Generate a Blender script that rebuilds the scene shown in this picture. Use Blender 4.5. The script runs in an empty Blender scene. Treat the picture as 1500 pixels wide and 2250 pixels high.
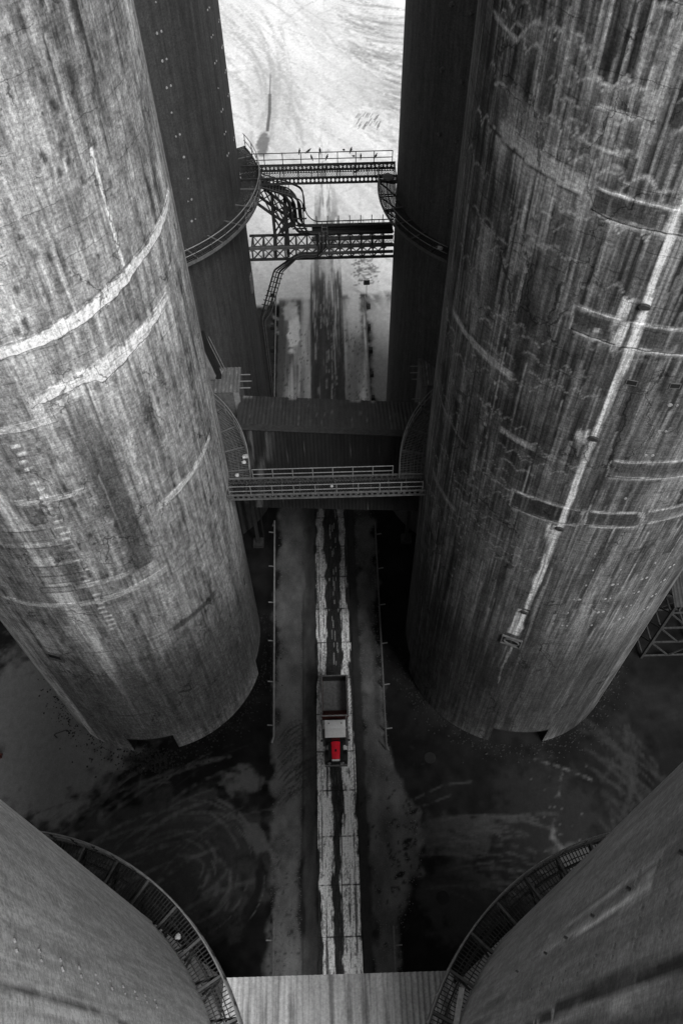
import bpy, math, random
import numpy as np
from mathutils import Vector, Matrix, Euler
random.seed(7)
C = bpy.context.scene.collection
SC = bpy.context.scene
PI = math.pi

# ------------------------------------------------------------------ camera
cam = bpy.data.cameras.new('camera'); cam_ob = bpy.data.objects.new('camera', cam); C.objects.link(cam_ob)
cam.sensor_fit = 'VERTICAL'; cam.sensor_height = 36.0; cam.sensor_width = 24.0; cam.lens = 28.0
cam.clip_start = 0.1; cam.clip_end = 20000
M = Matrix(((0.9995951332, 0.0278741396, -0.0057098097),
            (-0.0259772513, 0.8121838438, -0.5828229459),
            (-0.0116082730, 0.5827353054, 0.8125791111)))
cam_ob.matrix_world = Matrix.Translation((0, 0, 70.0)) @ M.to_4x4()
SC.camera = cam_ob
# ------------------------------------------------------------------ sky, sun, exposure (black and white picture: neutral light)
SUN_EL, SUN_AZ = math.radians(47), math.radians(152)     # azimuth clockwise from +Y (down the alley)
w = bpy.data.worlds.new('World'); SC.world = w; w.use_nodes = True
nt = w.node_tree; bg = nt.nodes['Background']
sky = nt.nodes.new('ShaderNodeTexSky'); sky.sky_type = 'NISHITA'; sky.sun_disc = False
sky.sun_elevation = SUN_EL; sky.sun_rotation = SUN_AZ
bw = nt.nodes.new('ShaderNodeRGBToBW')
nt.links.new(sky.outputs[0], bw.inputs[0]); nt.links.new(bw.outputs[0], bg.inputs[0])
bg.inputs[1].default_value = 0.05
sun = bpy.data.lights.new('sun', 'SUN'); sun.energy = 2.2; sun.angle = math.radians(32); sun.color = (1, 1, 1)
sun_ob = bpy.data.objects.new('sun', sun); C.objects.link(sun_ob)
sd = Vector((math.sin(SUN_AZ) * math.cos(SUN_EL), math.cos(SUN_AZ) * math.cos(SUN_EL), math.sin(SUN_EL)))
sun_ob.rotation_euler = sd.to_track_quat('Z', 'Y').to_euler(); sun_ob.location = sd * 300
SC.view_settings.view_transform = 'Standard'; SC.view_settings.look = 'None'
SC.view_settings.exposure = 1.0; SC.view_settings.gamma = 1.0; SC.view_settings.use_curve_mapping = False

# ------------------------------------------------------------------ noise
def vnoise(u, v, seed=0):
    rng = np.random.RandomState(seed); T = rng.rand(256, 256).astype(np.float32)
    ui = np.floor(u).astype(int); vi = np.floor(v).astype(int)
    fu = (u - ui).astype(np.float32); fv = (v - vi).astype(np.float32)
    fu = fu * fu * (3 - 2 * fu); fv = fv * fv * (3 - 2 * fv)
    a = T[ui % 256, vi % 256]; b = T[(ui + 1) % 256, vi % 256]; c = T[ui % 256, (vi + 1) % 256]; d = T[(ui + 1) % 256, (vi + 1) % 256]
    return (a * (1 - fu) + b * fu) * (1 - fv) + (c * (1 - fu) + d * fu) * fv
def fbm(u, v, seed=0, octv=4, gain=.5):
    s = 0; a = 1; t = 0
    for k in range(octv):
        s = s + a * vnoise(u * 2 ** k + 17.3 * k, v * 2 ** k + 5.1 * k, seed + k); t += a; a *= gain
    return s / t
def sstep(a, b, x):
    t = np.clip((x - a) / (b - a), 0, 1); return t * t * (3 - 2 * t)

# ------------------------------------------------------------------ materials
def grey(name, val, rough=.7, metal=0.0, var=.35, scale=3.0, rgb=None, bump=0.0, spec=.3):
    m = bpy.data.materials.new(name); m.use_nodes = True; t = m.node_tree; b = t.nodes['Principled BSDF']
    col = rgb or (val, val, val)
    tc = t.nodes.new('ShaderNodeTexCoord'); n = t.nodes.new('ShaderNodeTexNoise')
    n.inputs['Scale'].default_value = scale; n.inputs['Detail'].default_value = 6; n.inputs['Roughness'].default_value = .65
    t.links.new(tc.outputs['Object'], n.inputs['Vector'])
    r = t.nodes.new('ShaderNodeValToRGB'); t.links.new(n.outputs['Fac'], r.inputs[0])
    r.color_ramp.elements[0].position = .3; r.color_ramp.elements[1].position = .72
    r.color_ramp.elements[0].color = tuple(c * (1 - var) for c in col) + (1,)
    r.color_ramp.elements[1].color = tuple(min(1, c * (1 + var)) for c in col) + (1,)
    t.links.new(r.outputs[0], b.inputs['Base Color'])
    b.inputs['Roughness'].default_value = rough; b.inputs['Metallic'].default_value = metal
    b.inputs['Specular IOR Level'].default_value = spec
    if bump:
        bp = t.nodes.new('ShaderNodeBump'); bp.inputs['Strength'].default_value = bump; bp.inputs['Distance'].default_value = .02
        t.links.new(n.outputs['Fac'], bp.inputs['Height']); t.links.new(bp.outputs[0], b.inputs['Normal'])
    return m
def tone_mat(name, uvscales, rough=.9, spec=.2, amt=.5, bump=.25, grain=.25, blotch=.25, mot=(2.4, 1.3), pits=0):
    """weathered surface: painted stain and shade values (attribute 'tone') broken up by procedural noise over the UVs (metres)"""
    m = bpy.data.materials.new(name); m.use_nodes = True; t = m.node_tree; b = t.nodes['Principled BSDF']
    at = t.nodes.new('ShaderNodeAttribute'); at.attribute_name = 'tone'
    uv = t.nodes.new('ShaderNodeUVMap'); uv.uv_map = 'UVMap'
    def nz(sx, sy, det, rough_):
        mp = t.nodes.new('ShaderNodeMapping'); mp.inputs['Scale'].default_value = (sx, sy, 1)
        t.links.new(uv.outputs[0], mp.inputs[0])
        n = t.nodes.new('ShaderNodeTexNoise'); n.inputs['Scale'].default_value = 1; n.inputs['Detail'].default_value = det
        n.inputs['Roughness'].default_value = rough_
        t.links.new(mp.outputs[0], n.inputs['Vector']); return n.outputs['Fac']
    def math_(op, a, b_, c=None):
        n = t.nodes.new('ShaderNodeMath'); n.operation = op
        for i, x in enumerate((a, b_) if c is None else (a, b_, c)):
            if isinstance(x, (int, float)): n.inputs[i].default_value = x
            else: t.links.new(x, n.inputs[i])
        return n.outputs[0]
    s1 = nz(*uvscales, 6, .75); s2 = nz(8, 8, 5, .85); s3 = nz(mot[0], mot[1], 6, .8)
    def smooth(x, a, b_):
        n = t.nodes.new('ShaderNodeMapRange'); n.interpolation_type = 'SMOOTHSTEP'; t.links.new(x, n.inputs['Value'])
        n.inputs['From Min'].default_value = a; n.inputs['From Max'].default_value = b_; return n.outputs['Result']
    k1 = smooth(s1, .40, .60); k3 = smooth(s3, .36, .64)
    f1 = math_('MULTIPLY_ADD', math_('SUBTRACT', k1, .5), amt, 1.0)
    f2 = math_('MULTIPLY_ADD', math_('SUBTRACT', s2, .5), 4.0 * grain, 1.0)
    f3 = math_('MULTIPLY_ADD', math_('SUBTRACT', k3, .5), blotch, 1.0)
    v = math_('MULTIPLY', math_('MULTIPLY', math_('MULTIPLY', at.outputs['Fac'], f1), f2), f3)
    if pits:
        p = smooth(nz(4.5, 2.6, 3, .6), .66, .71); v = math_('MULTIPLY', v, math_('MULTIPLY_ADD', p, -pits, 1.0))
        w_ = smooth(nz(9, 5, 3, .7), .66, .72); v = math_('MULTIPLY', v, math_('MULTIPLY_ADD', w_, pits * .8, 1.0))
        kh = smooth(nz(.5, 6.5, 5, .75), .38, .62); v = math_('MULTIPLY', v, math_('MULTIPLY_ADD', math_('SUBTRACT', kh, .5), .24, 1.0))
        sx = t.nodes.new('ShaderNodeSeparateXYZ'); t.links.new(uv.outputs[0], sx.inputs[0])      # pour joints every lift, broken up
        wob = math_('MULTIPLY_ADD', nz(.7, .1, 4, .7), .5, sx.outputs['Y']); fr = math_('FRACT', math_('MULTIPLY', wob, 1 / 1.17), 0)
        jl = math_('MULTIPLY', math_('LESS_THAN', fr, .035), smooth(nz(.35, .6, 3, .6), .47, .56)); v = math_('MULTIPLY', v, math_('MULTIPLY_ADD', jl, -.45, 1.0))
        vo = t.nodes.new('ShaderNodeTexVoronoi'); vo.feature = 'DISTANCE_TO_EDGE'; vo.inputs['Scale'].default_value = 1.0       # hairline cracks
        mp = t.nodes.new('ShaderNodeMapping'); mp.inputs['Scale'].default_value = (.55, .3, 1); t.links.new(uv.outputs[0], mp.inputs[0])
        ds = t.nodes.new('ShaderNodeVectorMath'); ds.operation = 'MULTIPLY_ADD'; nn = t.nodes.new('ShaderNodeTexNoise'); nn.inputs['Scale'].default_value = 1.6; nn.inputs['Detail'].default_value = 5; t.links.new(uv.outputs[0], nn.inputs['Vector'])
        t.links.new(nn.outputs['Color'], ds.inputs[0]); ds.inputs[1].default_value = (.55, .55, 0); t.links.new(mp.outputs[0], ds.inputs[2]); t.links.new(ds.outputs[0], vo.inputs['Vector'])
        cr = math_('MULTIPLY', math_('LESS_THAN', vo.outputs['Distance'], .012), smooth(nz(.25, .2, 2, .5), .5, .58)); v = math_('MULTIPLY', v, math_('MULTIPLY_ADD', cr, -.6, 1.0))
    v = math_('MAXIMUM', v, .004)
    v = math_('MINIMUM', v, .9)
    cb = t.nodes.new('ShaderNodeCombineColor')
    for i in range(3): t.links.new(v, cb.inputs[i])
    t.links.new(cb.outputs[0], b.inputs['Base Color'])
    b.inputs['Roughness'].default_value = rough; b.inputs['Specular IOR Level'].default_value = spec
    bp = t.nodes.new('ShaderNodeBump'); bp.inputs['Strength'].default_value = bump; bp.inputs['Distance'].default_value = .03
    t.links.new(math_('ADD', s1, s2), bp.inputs['Height']); t.links.new(bp.outputs[0], b.inputs['Normal'])
    return m
MAT = dict(
    concrete=tone_mat('mottled_concrete', (8, .35), amt=.4, grain=.85, blotch=.62, pits=.6, mot=(4.2, 2.4)),
    streaked=tone_mat('streaked_concrete', (8, .3), amt=.6, grain=.9, blotch=.42, pits=.5, mot=(2.6, 1.7)),
    smooth_concrete=tone_mat('smooth_concrete', (5, .25), amt=.3, grain=.65, bump=.22, blotch=.3),
    ground=tone_mat('dusty_ground', (1.6, 1.6), spec=.05, amt=.1, grain=.26, blotch=.16),
    slab=tone_mat('road_concrete', (7, .8), amt=.5, grain=1.0, blotch=.35),
    sheet=tone_mat('corrugated_sheet', (7, .5), rough=.7, spec=.08, amt=.16, grain=.4, bump=.1),
    steel=grey('dark_steel', .035, .6, .0, .5, 4),
    rail=grey('galvanised_rail', .2, .5, .0, .3, 5),
    dull=grey('dull_steel', .11, .6, .0, .4, 4),
    midsteel=grey('painted_steel', .22, .6, .0, .35, 3),
    black=grey('black_void', .012, .9, .0, .3, 2),
    bird=grey('bird_feathers', .03, .8, 0, .5, 20),
    stone=grey('pale_stone', .5, .9, 0, .3, 8, bump=.4),
    rubber=grey('tyre_rubber', .02, .9, 0, .3, 12),
    truck_dark=grey('truck_dark_paint', .018, .45, 0, .4, 5),
    rust=grey('rusty_red_paint', .1, .7, 0, .7, 6, rgb=(.06, .012, .009)),
    red=grey('bright_red_paint', .5, .4, 0, .12, 4, rgb=(.82, .012, .035)),
    cabroof=grey('pale_cab_roof', .68, .6, 0, .1, 6),
    bedfloor=grey('dusty_bed_floor', .12, .9, 0, .35, 4, bump=.3),
    white=grey('white_paint', .85, .5, 0, .05, 5),
    mark=grey('old_mortar_mark', .27, .9, 0, .4, 9),
    glass=grey('dark_glass', .01, .08, 0, .1, 1, spec=.6),
)
# ------------------------------------------------------------------ object helpers
def tag(o, label=None, cat=None, group=None, kind=None):
    if label: o['label'] = label
    if cat: o['category'] = cat
    if group: o['group'] = group
    if kind: o['kind'] = kind
    return o
def empty(name, loc=(0, 0, 0), label=None, cat=None, group=None, rz=0):
    o = bpy.data.objects.new(name, None); C.objects.link(o); o.location = loc; o.rotation_euler = (0, 0, rz)
    o.empty_display_size = .3
    return tag(o, label, cat, group)
def link_mesh(name, me, mat, parent=None, smooth=False):
    if mat and not me.materials: me.materials.append(mat)
    if smooth: me.polygons.foreach_set('use_smooth', [True] * len(me.polygons))
    o = bpy.data.objects.new(name, me); C.objects.link(o)
    if parent:
        o.parent = parent; o.matrix_parent_inverse = Matrix.Identity(4)
        o.location = -Vector(parent.location) if parent.type == 'EMPTY' and not parent.rotation_euler.z else (0, 0, 0)
    return o
class MB:
    def __init__(s): s.v = []; s.f = []
    def poly(s, pts):
        n = len(s.v); s.v += [tuple(p) for p in pts]; s.f.append(list(range(n, n + len(pts))))
    def hexa(s, p):   # 8 corner points: bottom 4 ccw, top 4 ccw
        n = len(s.v); s.v += [tuple(x) for x in p]
        s.f += [[n + i for i in q] for q in ((3, 2, 1, 0), (4, 5, 6, 7), (0, 1, 5, 4), (1, 2, 6, 5), (2, 3, 7, 6), (3, 0, 4, 7))]
    def box(s, a, b):
        x0, y0, z0 = a; x1, y1, z1 = b
        s.hexa([(x0, y0, z0), (x1, y0, z0), (x1, y1, z0), (x0, y1, z0), (x0, y0, z1), (x1, y0, z1), (x1, y1, z1), (x0, y1, z1)]); return s
    def bar(s, p, q, w=.08, h=None, up=(0, 0, 1)):
        h = h or w; p = Vector(p); q = Vector(q); d = (q - p).normalized(); u = Vector(up)
        if abs(d.dot(u)) > .98: u = Vector((0, 1, 0))
        r = d.cross(u).normalized(); u = r.cross(d).normalized(); r *= w / 2; u *= h / 2
        s.hexa([p - r - u, p + r - u, q + r - u, q - r - u, p - r + u, p + r + u, q + r + u, q - r + u]); return s
    def tube(s, path, r=.05, n=6, cap=True):
        P = [Vector(p) for p in path]; base = len(s.v); N = len(P); up0 = None
        for i, p in enumerate(P):
            d = ((P[min(i + 1, N - 1)] - p).normalized() + (p - P[max(i - 1, 0)]).normalized()).normalized()
            if up0 is None:
                up0 = Vector((0, 0, 1)) if abs(d.z) < .9 else Vector((1, 0, 0))
            a = d.cross(up0)
            if a.length < 1e-4: a = d.orthogonal()
            a.normalize(); b = a.cross(d).normalized(); up0 = b
            for k in range(n):
                t = 2 * PI * k / n; s.v.append(tuple(p + a * math.cos(t) * r + b * math.sin(t) * r))
        for i in range(N - 1):
            for k in range(n):
                s.f.append([base + i * n + k, base + i * n + (k + 1) % n, base + (i + 1) * n + (k + 1) % n, base + (i + 1) * n + k])
        if cap:
            s.f.append([base + k for k in range(n)][::-1]); s.f.append([base + (N - 1) * n + k for k in range(n)])
        return s
    def build(s, name, mat, parent=None, smooth=False):
        me = bpy.data.meshes.new(name); me.from_pydata(s.v, [], s.f); me.update()
        return link_mesh(name, me, mat, parent, smooth)
def bent(pts, rad=.3, n=4):
    """polyline with rounded corners"""
    P = [Vector(p) for p in pts]; out = [P[0]]
    for a, b, c in zip(P, P[1:], P[2:]):
        r = min(rad, (b - a).length * .45, (c - b).length * .45); p = b + (a - b).normalized() * r; q = b + (c - b).normalized() * r
        for k in range(n + 1):
            t = k / n; out.append(p * (1 - t) ** 2 + b * 2 * t * (1 - t) + q * t * t)
    return out + [P[-1]]
def grid_object(name, P, tone, UV, mat, parent=None, keep=None, smooth=True):
    """P (nv,nu,3) points, tone (nv,nu), UV (nv,nu,2)"""
    nv, nu = P.shape[:2]; idx = np.arange(nv * nu).reshape(nv, nu)
    q = np.stack([idx[:-1, :-1], idx[:-1, 1:], idx[1:, 1:], idx[1:, :-1]], -1).reshape(-1, 4)
    if keep is not None: q = q[keep.reshape(-1)]
    me = bpy.data.meshes.new(name); me.vertices.add(nv * nu); me.vertices.foreach_set('co', P.astype(np.float32).ravel())
    me.loops.add(q.size); me.loops.foreach_set('vertex_index', q.astype(np.int32).ravel())
    me.polygons.add(len(q)); me.polygons.foreach_set('loop_start', np.arange(0, q.size, 4, dtype=np.int32))
    me.polygons.foreach_set('loop_total', np.full(len(q), 4, np.int32))
    me.update(calc_edges=True)
    uvl = me.uv_layers.new(name='UVMap'); uvl.data.foreach_set('uv', UV.reshape(-1, 2)[q.ravel()].astype(np.float32).ravel())
    a = me.attributes.new('tone', 'FLOAT', 'POINT'); a.data.foreach_set('value', np.clip(tone, .003, .9).astype(np.float32).ravel())
    if smooth: me.polygons.foreach_set('use_smooth', np.ones(len(q), bool))
    me.validate()
    return link_mesh(name, me, mat, parent)

# ================================================================== GROUND
def axis(*seg):
    out = [seg[0][0]]
    for a, b, st in seg: out += list(np.linspace(a, b, max(1, int(round((b - a) / st))) + 1)[1:])
    return np.array(out)
class Canvas:
    """painted stain values on a horizontal grid, in metres"""
    def __init__(s, xs, ys): s.xs = xs; s.ys = ys; s.X, s.Y = np.meshgrid(xs, ys); s.t = np.zeros_like(s.X)
    def win(s, x0, x1, y0, y1):
        i0, i1 = np.searchsorted(s.xs, (x0, x1)); j0, j1 = np.searchsorted(s.ys, (y0, y1)); return slice(j0, j1), slice(i0, i1)
    def stroke(s, pts, wd, val, al=1.0, soft=.5, brk=0, seed=0):
        pts = np.array(pts, float); m = wd * 1.2
        for k in range(len(pts) - 1):
            a, b = pts[k], pts[k + 1]; sl = s.win(min(a[0], b[0]) - m, max(a[0], b[0]) + m, min(a[1], b[1]) - m, max(a[1], b[1]) + m)
            x = s.X[sl]; y = s.Y[sl]
            if x.size == 0: continue
            d = b - a; L = (d ** 2).sum() + 1e-9; t = np.clip(((x - a[0]) * d[0] + (y - a[1]) * d[1]) / L, 0, 1)
            r = np.hypot(x - a[0] - t * d[0], y - a[1] - t * d[1]) / (wd / 2)
            msk = al * (1 - sstep(1 - soft, 1 + soft * .4, r))
            if brk: msk = msk * sstep(brk - .15, brk + .15, fbm(x * 1.7, y * 1.7, seed + 31))
            s.t[sl] = s.t[sl] * (1 - msk) + val * msk
    def blob(s, c, rx, ry, val, al=1, rough=.5, seed=0, rot=0, soft=.25):
        m = max(rx, ry) * 1.7; sl = s.win(c[0] - m, c[0] + m, c[1] - m, c[1] + m); x = s.X[sl] - c[0]; y = s.Y[sl] - c[1]
        if x.size == 0: return
        u = (x * math.cos(rot) + y * math.sin(rot)) / rx; v = (-x * math.sin(rot) + y * math.cos(rot)) / ry
        r = np.hypot(u, v) + (fbm(s.X[sl] * 1.3, s.Y[sl] * 1.3, seed) - .5) * 2 * rough
        msk = al * (1 - sstep(1 - soft, 1 + soft, r)); s.t[sl] = s.t[sl] * (1 - msk) + val * msk
    def strip(s, fx0, fx1, y0, y1, val, al=1, edge=.15, rag=.4, seed=0, fade=1.0):
        sl = s.win(-60, 60, y0 - fade, y1 + fade); x = s.X[sl]; y = s.Y[sl]
        n = (fbm(x * .8, y * .8, seed) - .5) * 2 * rag
        a = fx0(y) if callable(fx0) else fx0; b = fx1(y) if callable(fx1) else fx1
        msk = al * sstep(-edge, edge, x - a + n) * sstep(-edge, edge, b - x + n) * sstep(-fade, fade, y - y0) * sstep(-fade, fade, y1 - y)
        s.t[sl] = s.t[sl] * (1 - msk) + (val(x, y) if callable(val) else val) * msk
xs = axis((-4000, -300, 1850), (-300, -45, 60), (-45, -34, 1.0), (-34, -14, .2), (-14, 12, .13), (12, 28, .2), (28, 36, 1.0), (36, 300, 60), (300, 4000, 1850))
ys = axis((-3000, -60, 980), (-60, 3, 10), (3, 62, .16), (62, 190, .3), (190, 400, 40), (400, 6000, 1400))
g = Canvas(xs, ys); X, Y = g.X, g.Y
rng = np.random.RandomState(3)
# dark trodden floor between the silos
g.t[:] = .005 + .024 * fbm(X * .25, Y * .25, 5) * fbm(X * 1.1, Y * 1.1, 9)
# white dust yard beyond
yard = sstep(-.5, .5, Y - 85.5 - .12 * X + (fbm(X * .5, Y * .5, 12) - .5) * 1.2)
yt = .70 + .3 * (fbm(X * .12, Y * .06, 21) - .5) + .10 * (fbm((X + Y * .55) * .9, (Y - X * .5) * .07, 22) - .5) * 2
g.t = g.t * (1 - yard) + yt * yard
far = sstep(200, 420, np.hypot(X, Y)); g.t = g.t * (1 - far) + .35 * far
def curve(p, q, bow, n=8):
    p = np.array(p, float); q = np.array(q, float); d = q - p; nrm = np.array((-d[1], d[0]))
    return [p + d * t + nrm * bow * 4 * t * (1 - t) for t in np.linspace(0, 1, n)]
for k in range(330):       # sweeping scrape marks, most of them falling from far left to near right
    x = rng.uniform(-24, 20); y = rng.uniform(88, 186); L = rng.uniform(5, 26); a = math.radians(rng.normal(-62, 13)) if rng.rand() < .75 else rng.uniform(0, PI)
    v = rng.choice([.84, .84, .55, .5, .44]); g.stroke(curve((x, y), (x + L * math.cos(a), y + L * math.sin(a)), rng.normal(0, .09)), rng.uniform(.4, 1.2), v, rng.uniform(.2, .6), .9, .45, k)
g.blob((9.5, 143), 6.5, 13, .42, .6, .5, 65, .25, .6); g.blob((-9, 140), 5, 12, .55, .5, .6, 66, .3, .6); g.blob((12, 160), 7, 7, .5, .5, .6, 67, 0, .6)
for k in range(120):        # darker curved fan on the right
    a0 = rng.uniform(0, 1); x = 2 + 10 * a0; y = 172 - 32 * a0 + rng.normal(0, 9)
    g.stroke(curve((x, y), (x + rng.uniform(5, 15), y - rng.uniform(1, 9)), -.1), rng.uniform(.2, 1.5), rng.choice([.2, .3, .3, .4, .75]), rng.uniform(.25, .6), .9, .42, k)
for k in range(26):
    g.stroke(curve((rng.uniform(-22, -8), rng.uniform(150, 176)), (rng.uniform(-12, -3), rng.uniform(120, 140)), .05), rng.uniform(.3, 1.4), .4, .5, .9, .45, k)
g.blob((-10.3, 124), .95, 4.0, .16, .9, .35, 4); g.stroke([(-9.7, 128), (-9.5, 134), (-9.6, 140)], .6, .13, .95, .4)
g.stroke([(-9.6, 140), (-9.7, 147)], .3, .18, .8)
for k in range(26):
    x, y = 5.0 + 3.6 * rng.rand(), 126 + 6 * rng.rand(); g.stroke([(x, y), (x + .5, y + 1.3)], .2, .1, .7)
for k in range(60):        # dark ploughed patch right of the road
    x = rng.uniform(2.8, 5.6); y = 89 + rng.uniform(-1, 4.5); g.stroke([(x, y), (x + rng.uniform(.6, 1.5), y + rng.uniform(.1, .6))], .18, .12, .7)
for k in range(30):
    x = rng.uniform(-9.8, -7.6); y = rng.uniform(94.5, 97.5); g.stroke([(x, y), (x + .9, y + .3)], .25, .2, .5)
g.stroke([(-9.3, 112), (-7.6, 106), (-6.5, 100)], 1.1, .22, .6, .7, .4, 3)
g.blob((-8.3, 103), 1.4, 3.2, .85, .9, .5, 8)
# road through the yard mouth: soiled by traffic
g.strip(-6.9, 4.4, 57, 85.5, lambda x, y: .11 + .5 * sstep(.35, .75, fbm(x * 1.6, y * .09, 33)) * sstep(-7.2, -4.5, x) + .26 * sstep(1.2, 2.5, x) - .2 * sstep(3.3, 4.4, x), 1, .12, .15, 6, .7)
g.strip(-12.5, -7.3, 57, 84, .045, .95, .5, .8, 16)
g.strip(4.9, 12, 62, 85, lambda x, y: .3 + .3 * sstep(66, 84, y), .9, .6, .8, 17, 4)
g.strip(-2.72, 1.5, 56, 92, lambda x, y: .045 + .05 * fbm(x * 2, y * .2, 41) + .42 * sstep(.55, .72, fbm(x * 4.2, y * .06, 42)) * sstep(.25, .6, fbm(x * 5, y * .4, 45)), .97, .08, .05, 7, 4.5)
g.strip(-2.3, 1.4, 90, 106, lambda x, y: .08 + .75 * sstep(.42, .6, fbm(x * 2.2, y * .16, 43)), .85, .3, .3, 8, 9)
g.strip(-1.2, .1, 100, 124, lambda x, y: .2 + .6 * sstep(.4, .6, fbm(x * 2.2, y * .2, 44)), .7, .3, 1.0, 28, 9)
for k in range(90):
    x = rng.normal(-.3, 1.5); y = rng.uniform(57, 92); L = rng.uniform(2, 9); v = rng.choice([.5, .05, .06, .35]); g.stroke([(x, y), (x + rng.normal(0, .1), y + L)], rng.uniform(.12, .3), v, rng.uniform(.25, .6), .8, .48, k)
for k in range(14):
    x = rng.choice([-.35, -.1, .55, .9, -2.1]) + rng.normal(0, .06); y = rng.uniform(62, 84); g.stroke([(x, y), (x, y + rng.uniform(1.5, 5))], .2, .5, .6, .8, .5, k)
g.blob((-.5, 93), .8, 3.2, .5, .8, .4, 9)
g.blob((-4.9, 79.5), .75, 4.2, .85, .97, .55, 10); g.blob((-5.4, 83), .9, 1.6, .6, .8, .5, 13)
g.blob((3.0, 82), .9, 5.0, .68, .9, .6, 11); g.blob((3.3, 74), .6, 4.5, .4, .7, .6, 12)
g.strip(-4.05, -2.8, 57, 74, .3, .6, .3, .5, 14, 3); g.strip(1.7, 3.3, 57, 78, .26, .7, .3, .5, 15, 3)
for k in range(240):
    x = rng.choice([rng.uniform(1.6, 4.2), rng.uniform(-6.6, -2.9)]); y = rng.uniform(57, 80); g.blob((x, y), .09, .12, .05, .7, .2, k)
# spilled dust heaped along both sides of the roadway in the alley
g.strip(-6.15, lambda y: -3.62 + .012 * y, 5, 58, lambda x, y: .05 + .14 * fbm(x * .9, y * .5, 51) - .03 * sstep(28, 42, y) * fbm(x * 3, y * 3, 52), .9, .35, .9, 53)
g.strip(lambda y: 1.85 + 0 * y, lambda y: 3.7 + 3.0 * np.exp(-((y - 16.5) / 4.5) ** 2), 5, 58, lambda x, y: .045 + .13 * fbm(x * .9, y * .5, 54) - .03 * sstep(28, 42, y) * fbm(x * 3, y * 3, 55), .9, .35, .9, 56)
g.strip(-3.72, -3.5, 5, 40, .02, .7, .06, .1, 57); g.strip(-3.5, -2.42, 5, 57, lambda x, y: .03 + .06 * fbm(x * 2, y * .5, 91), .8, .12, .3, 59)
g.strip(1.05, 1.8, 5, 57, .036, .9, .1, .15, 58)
for k in range(70):       # tyre treads crossing the left heap
    x = rng.uniform(-6, -4); y = rng.uniform(19, 26); g.stroke(curve((x, y), (x + 1.6, y + 1.2), .1, 4), .1, .03, .5)
for k in range(150):      # debris and leaves
    x = rng.normal(5.2, 1.6); y = rng.normal(16, 4); g.blob((x, y), rng.uniform(.06, .22), rng.uniform(.05, .14), .016, .8, .6, k, rng.uniform(0, 3))
for c_, r_ in (((5.75, 18.6), .35), ((5.2, 16.3), .45), ((4.3, 13.7), .4), ((6.7, 17.4), .35)): g.blob(c_, r_, r_ * .45, .012, .95, .8, 3, .5)
for k in range(70):
    x = rng.uniform(-6.3, -3.9); y = rng.uniform(5, 17); g.blob((x, y), .12, .1, .02, .7, .6, k)
# loader marks on the left yard floor
g.blob((-14.5, 15.5), 9, 5.5, .055, .75, .5, 60); g.blob((-27, 27), 8, 9, .17, .85, .4, 61); g.blob((-8.6, 21.6), 1.6, 1.1, .12, .8, .7, 62)
def arc(c, rx, ry, a0, a1, n=16): return [(c[0] + rx * math.cos(a), c[1] + ry * math.sin(a)) for a in np.radians(np.linspace(a0, a1, n))]
for k in range(70):
    r = rng.uniform(2.2, 7.4); a0 = rng.uniform(-80, 60); g.stroke(arc((-13.4 + rng.normal(0, .7), 14.2 + rng.normal(0, .7)), r * .95, r * .8, a0, a0 + rng.uniform(25, 75)), rng.uniform(.08, .5), rng.choice([.12, .03, .035, .1]), rng.uniform(.2, .6), .7, .38, k)
for k in range(60):
    y = rng.uniform(12, 23); x = rng.uniform(-32, -14); g.stroke(curve((x, y - 3), (x + rng.uniform(5, 11), y + rng.uniform(0, 3)), .08), rng.uniform(.08, .45), rng.choice([.12, .03, .13]), rng.uniform(.2, .5), .7, .4, k)
g.blob((-7.5, 16.9), .8, 1.5, .1, .8, .45, 80, .5, .12); g.stroke(arc((-12.5, 13.5), 5.4, 3.6, -35, 12), .6, .016, .85)
# right yard floor: dark oil, pale scratches
g.blob((9.5, 16.8), 3.2, 1.8, .045, .8, .7, 70); g.blob((17, 18), 4.5, 4.2, .02, .8, .5, 71); g.blob((9, 11.6), 3.4, 2.6, .04, .7, .6, 72); g.blob((19, 14.6), 2.3, 1.0, .07, .7, .7, 73)
for p in (((6.0, 19.7), (8.6, 20.8), (11.0, 21.0)), ((6.4, 19.0), (9.4, 20.0))): g.stroke(p, .22, .07, .55, .9, .45, 12)
for k in range(46):
    x = rng.uniform(5.5, 14); y = rng.uniform(12.5, 18.5); g.stroke(curve((x, y), (x + rng.uniform(2, 6), y - rng.uniform(-.4, 1.4)), .06), rng.uniform(.12, .4), rng.choice([.07, .015, .055]), .4, .8, .42, k)
g.stroke([(16.8, 22.8), (19.3, 21.9), (21.6, 20.8)], .3, .12, .6, .9, .52, 5); g.stroke([(19.0, 21.6), (18.3, 19.6)], .3, .12, .55, .9, .52, 6)
g.stroke([(17.6, 17.6), (17.2, 16.2), (17.9, 15.2)], .5, .13, .6, .9, .5, 7)
for k in range(45):
    g.blob((rng.uniform(16, 22), rng.uniform(15, 22)), rng.uniform(.04, .12), rng.uniform(.03, .07), .08, .6, .9, k, rng.uniform(0, 3))
for k in range(40):
    y = rng.uniform(17, 27); g.stroke(curve((rng.uniform(21, 26), y), (rng.uniform(22, 28), y - 5), .05), rng.uniform(.2, .6), .035, .4, .9, .42, k)
P3 = np.stack([X, Y, np.zeros_like(X)], -1)
gr = grid_object('ground', P3, g.t, np.stack([X, Y], -1), MAT['ground'], smooth=False); tag(gr, kind='structure')
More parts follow.
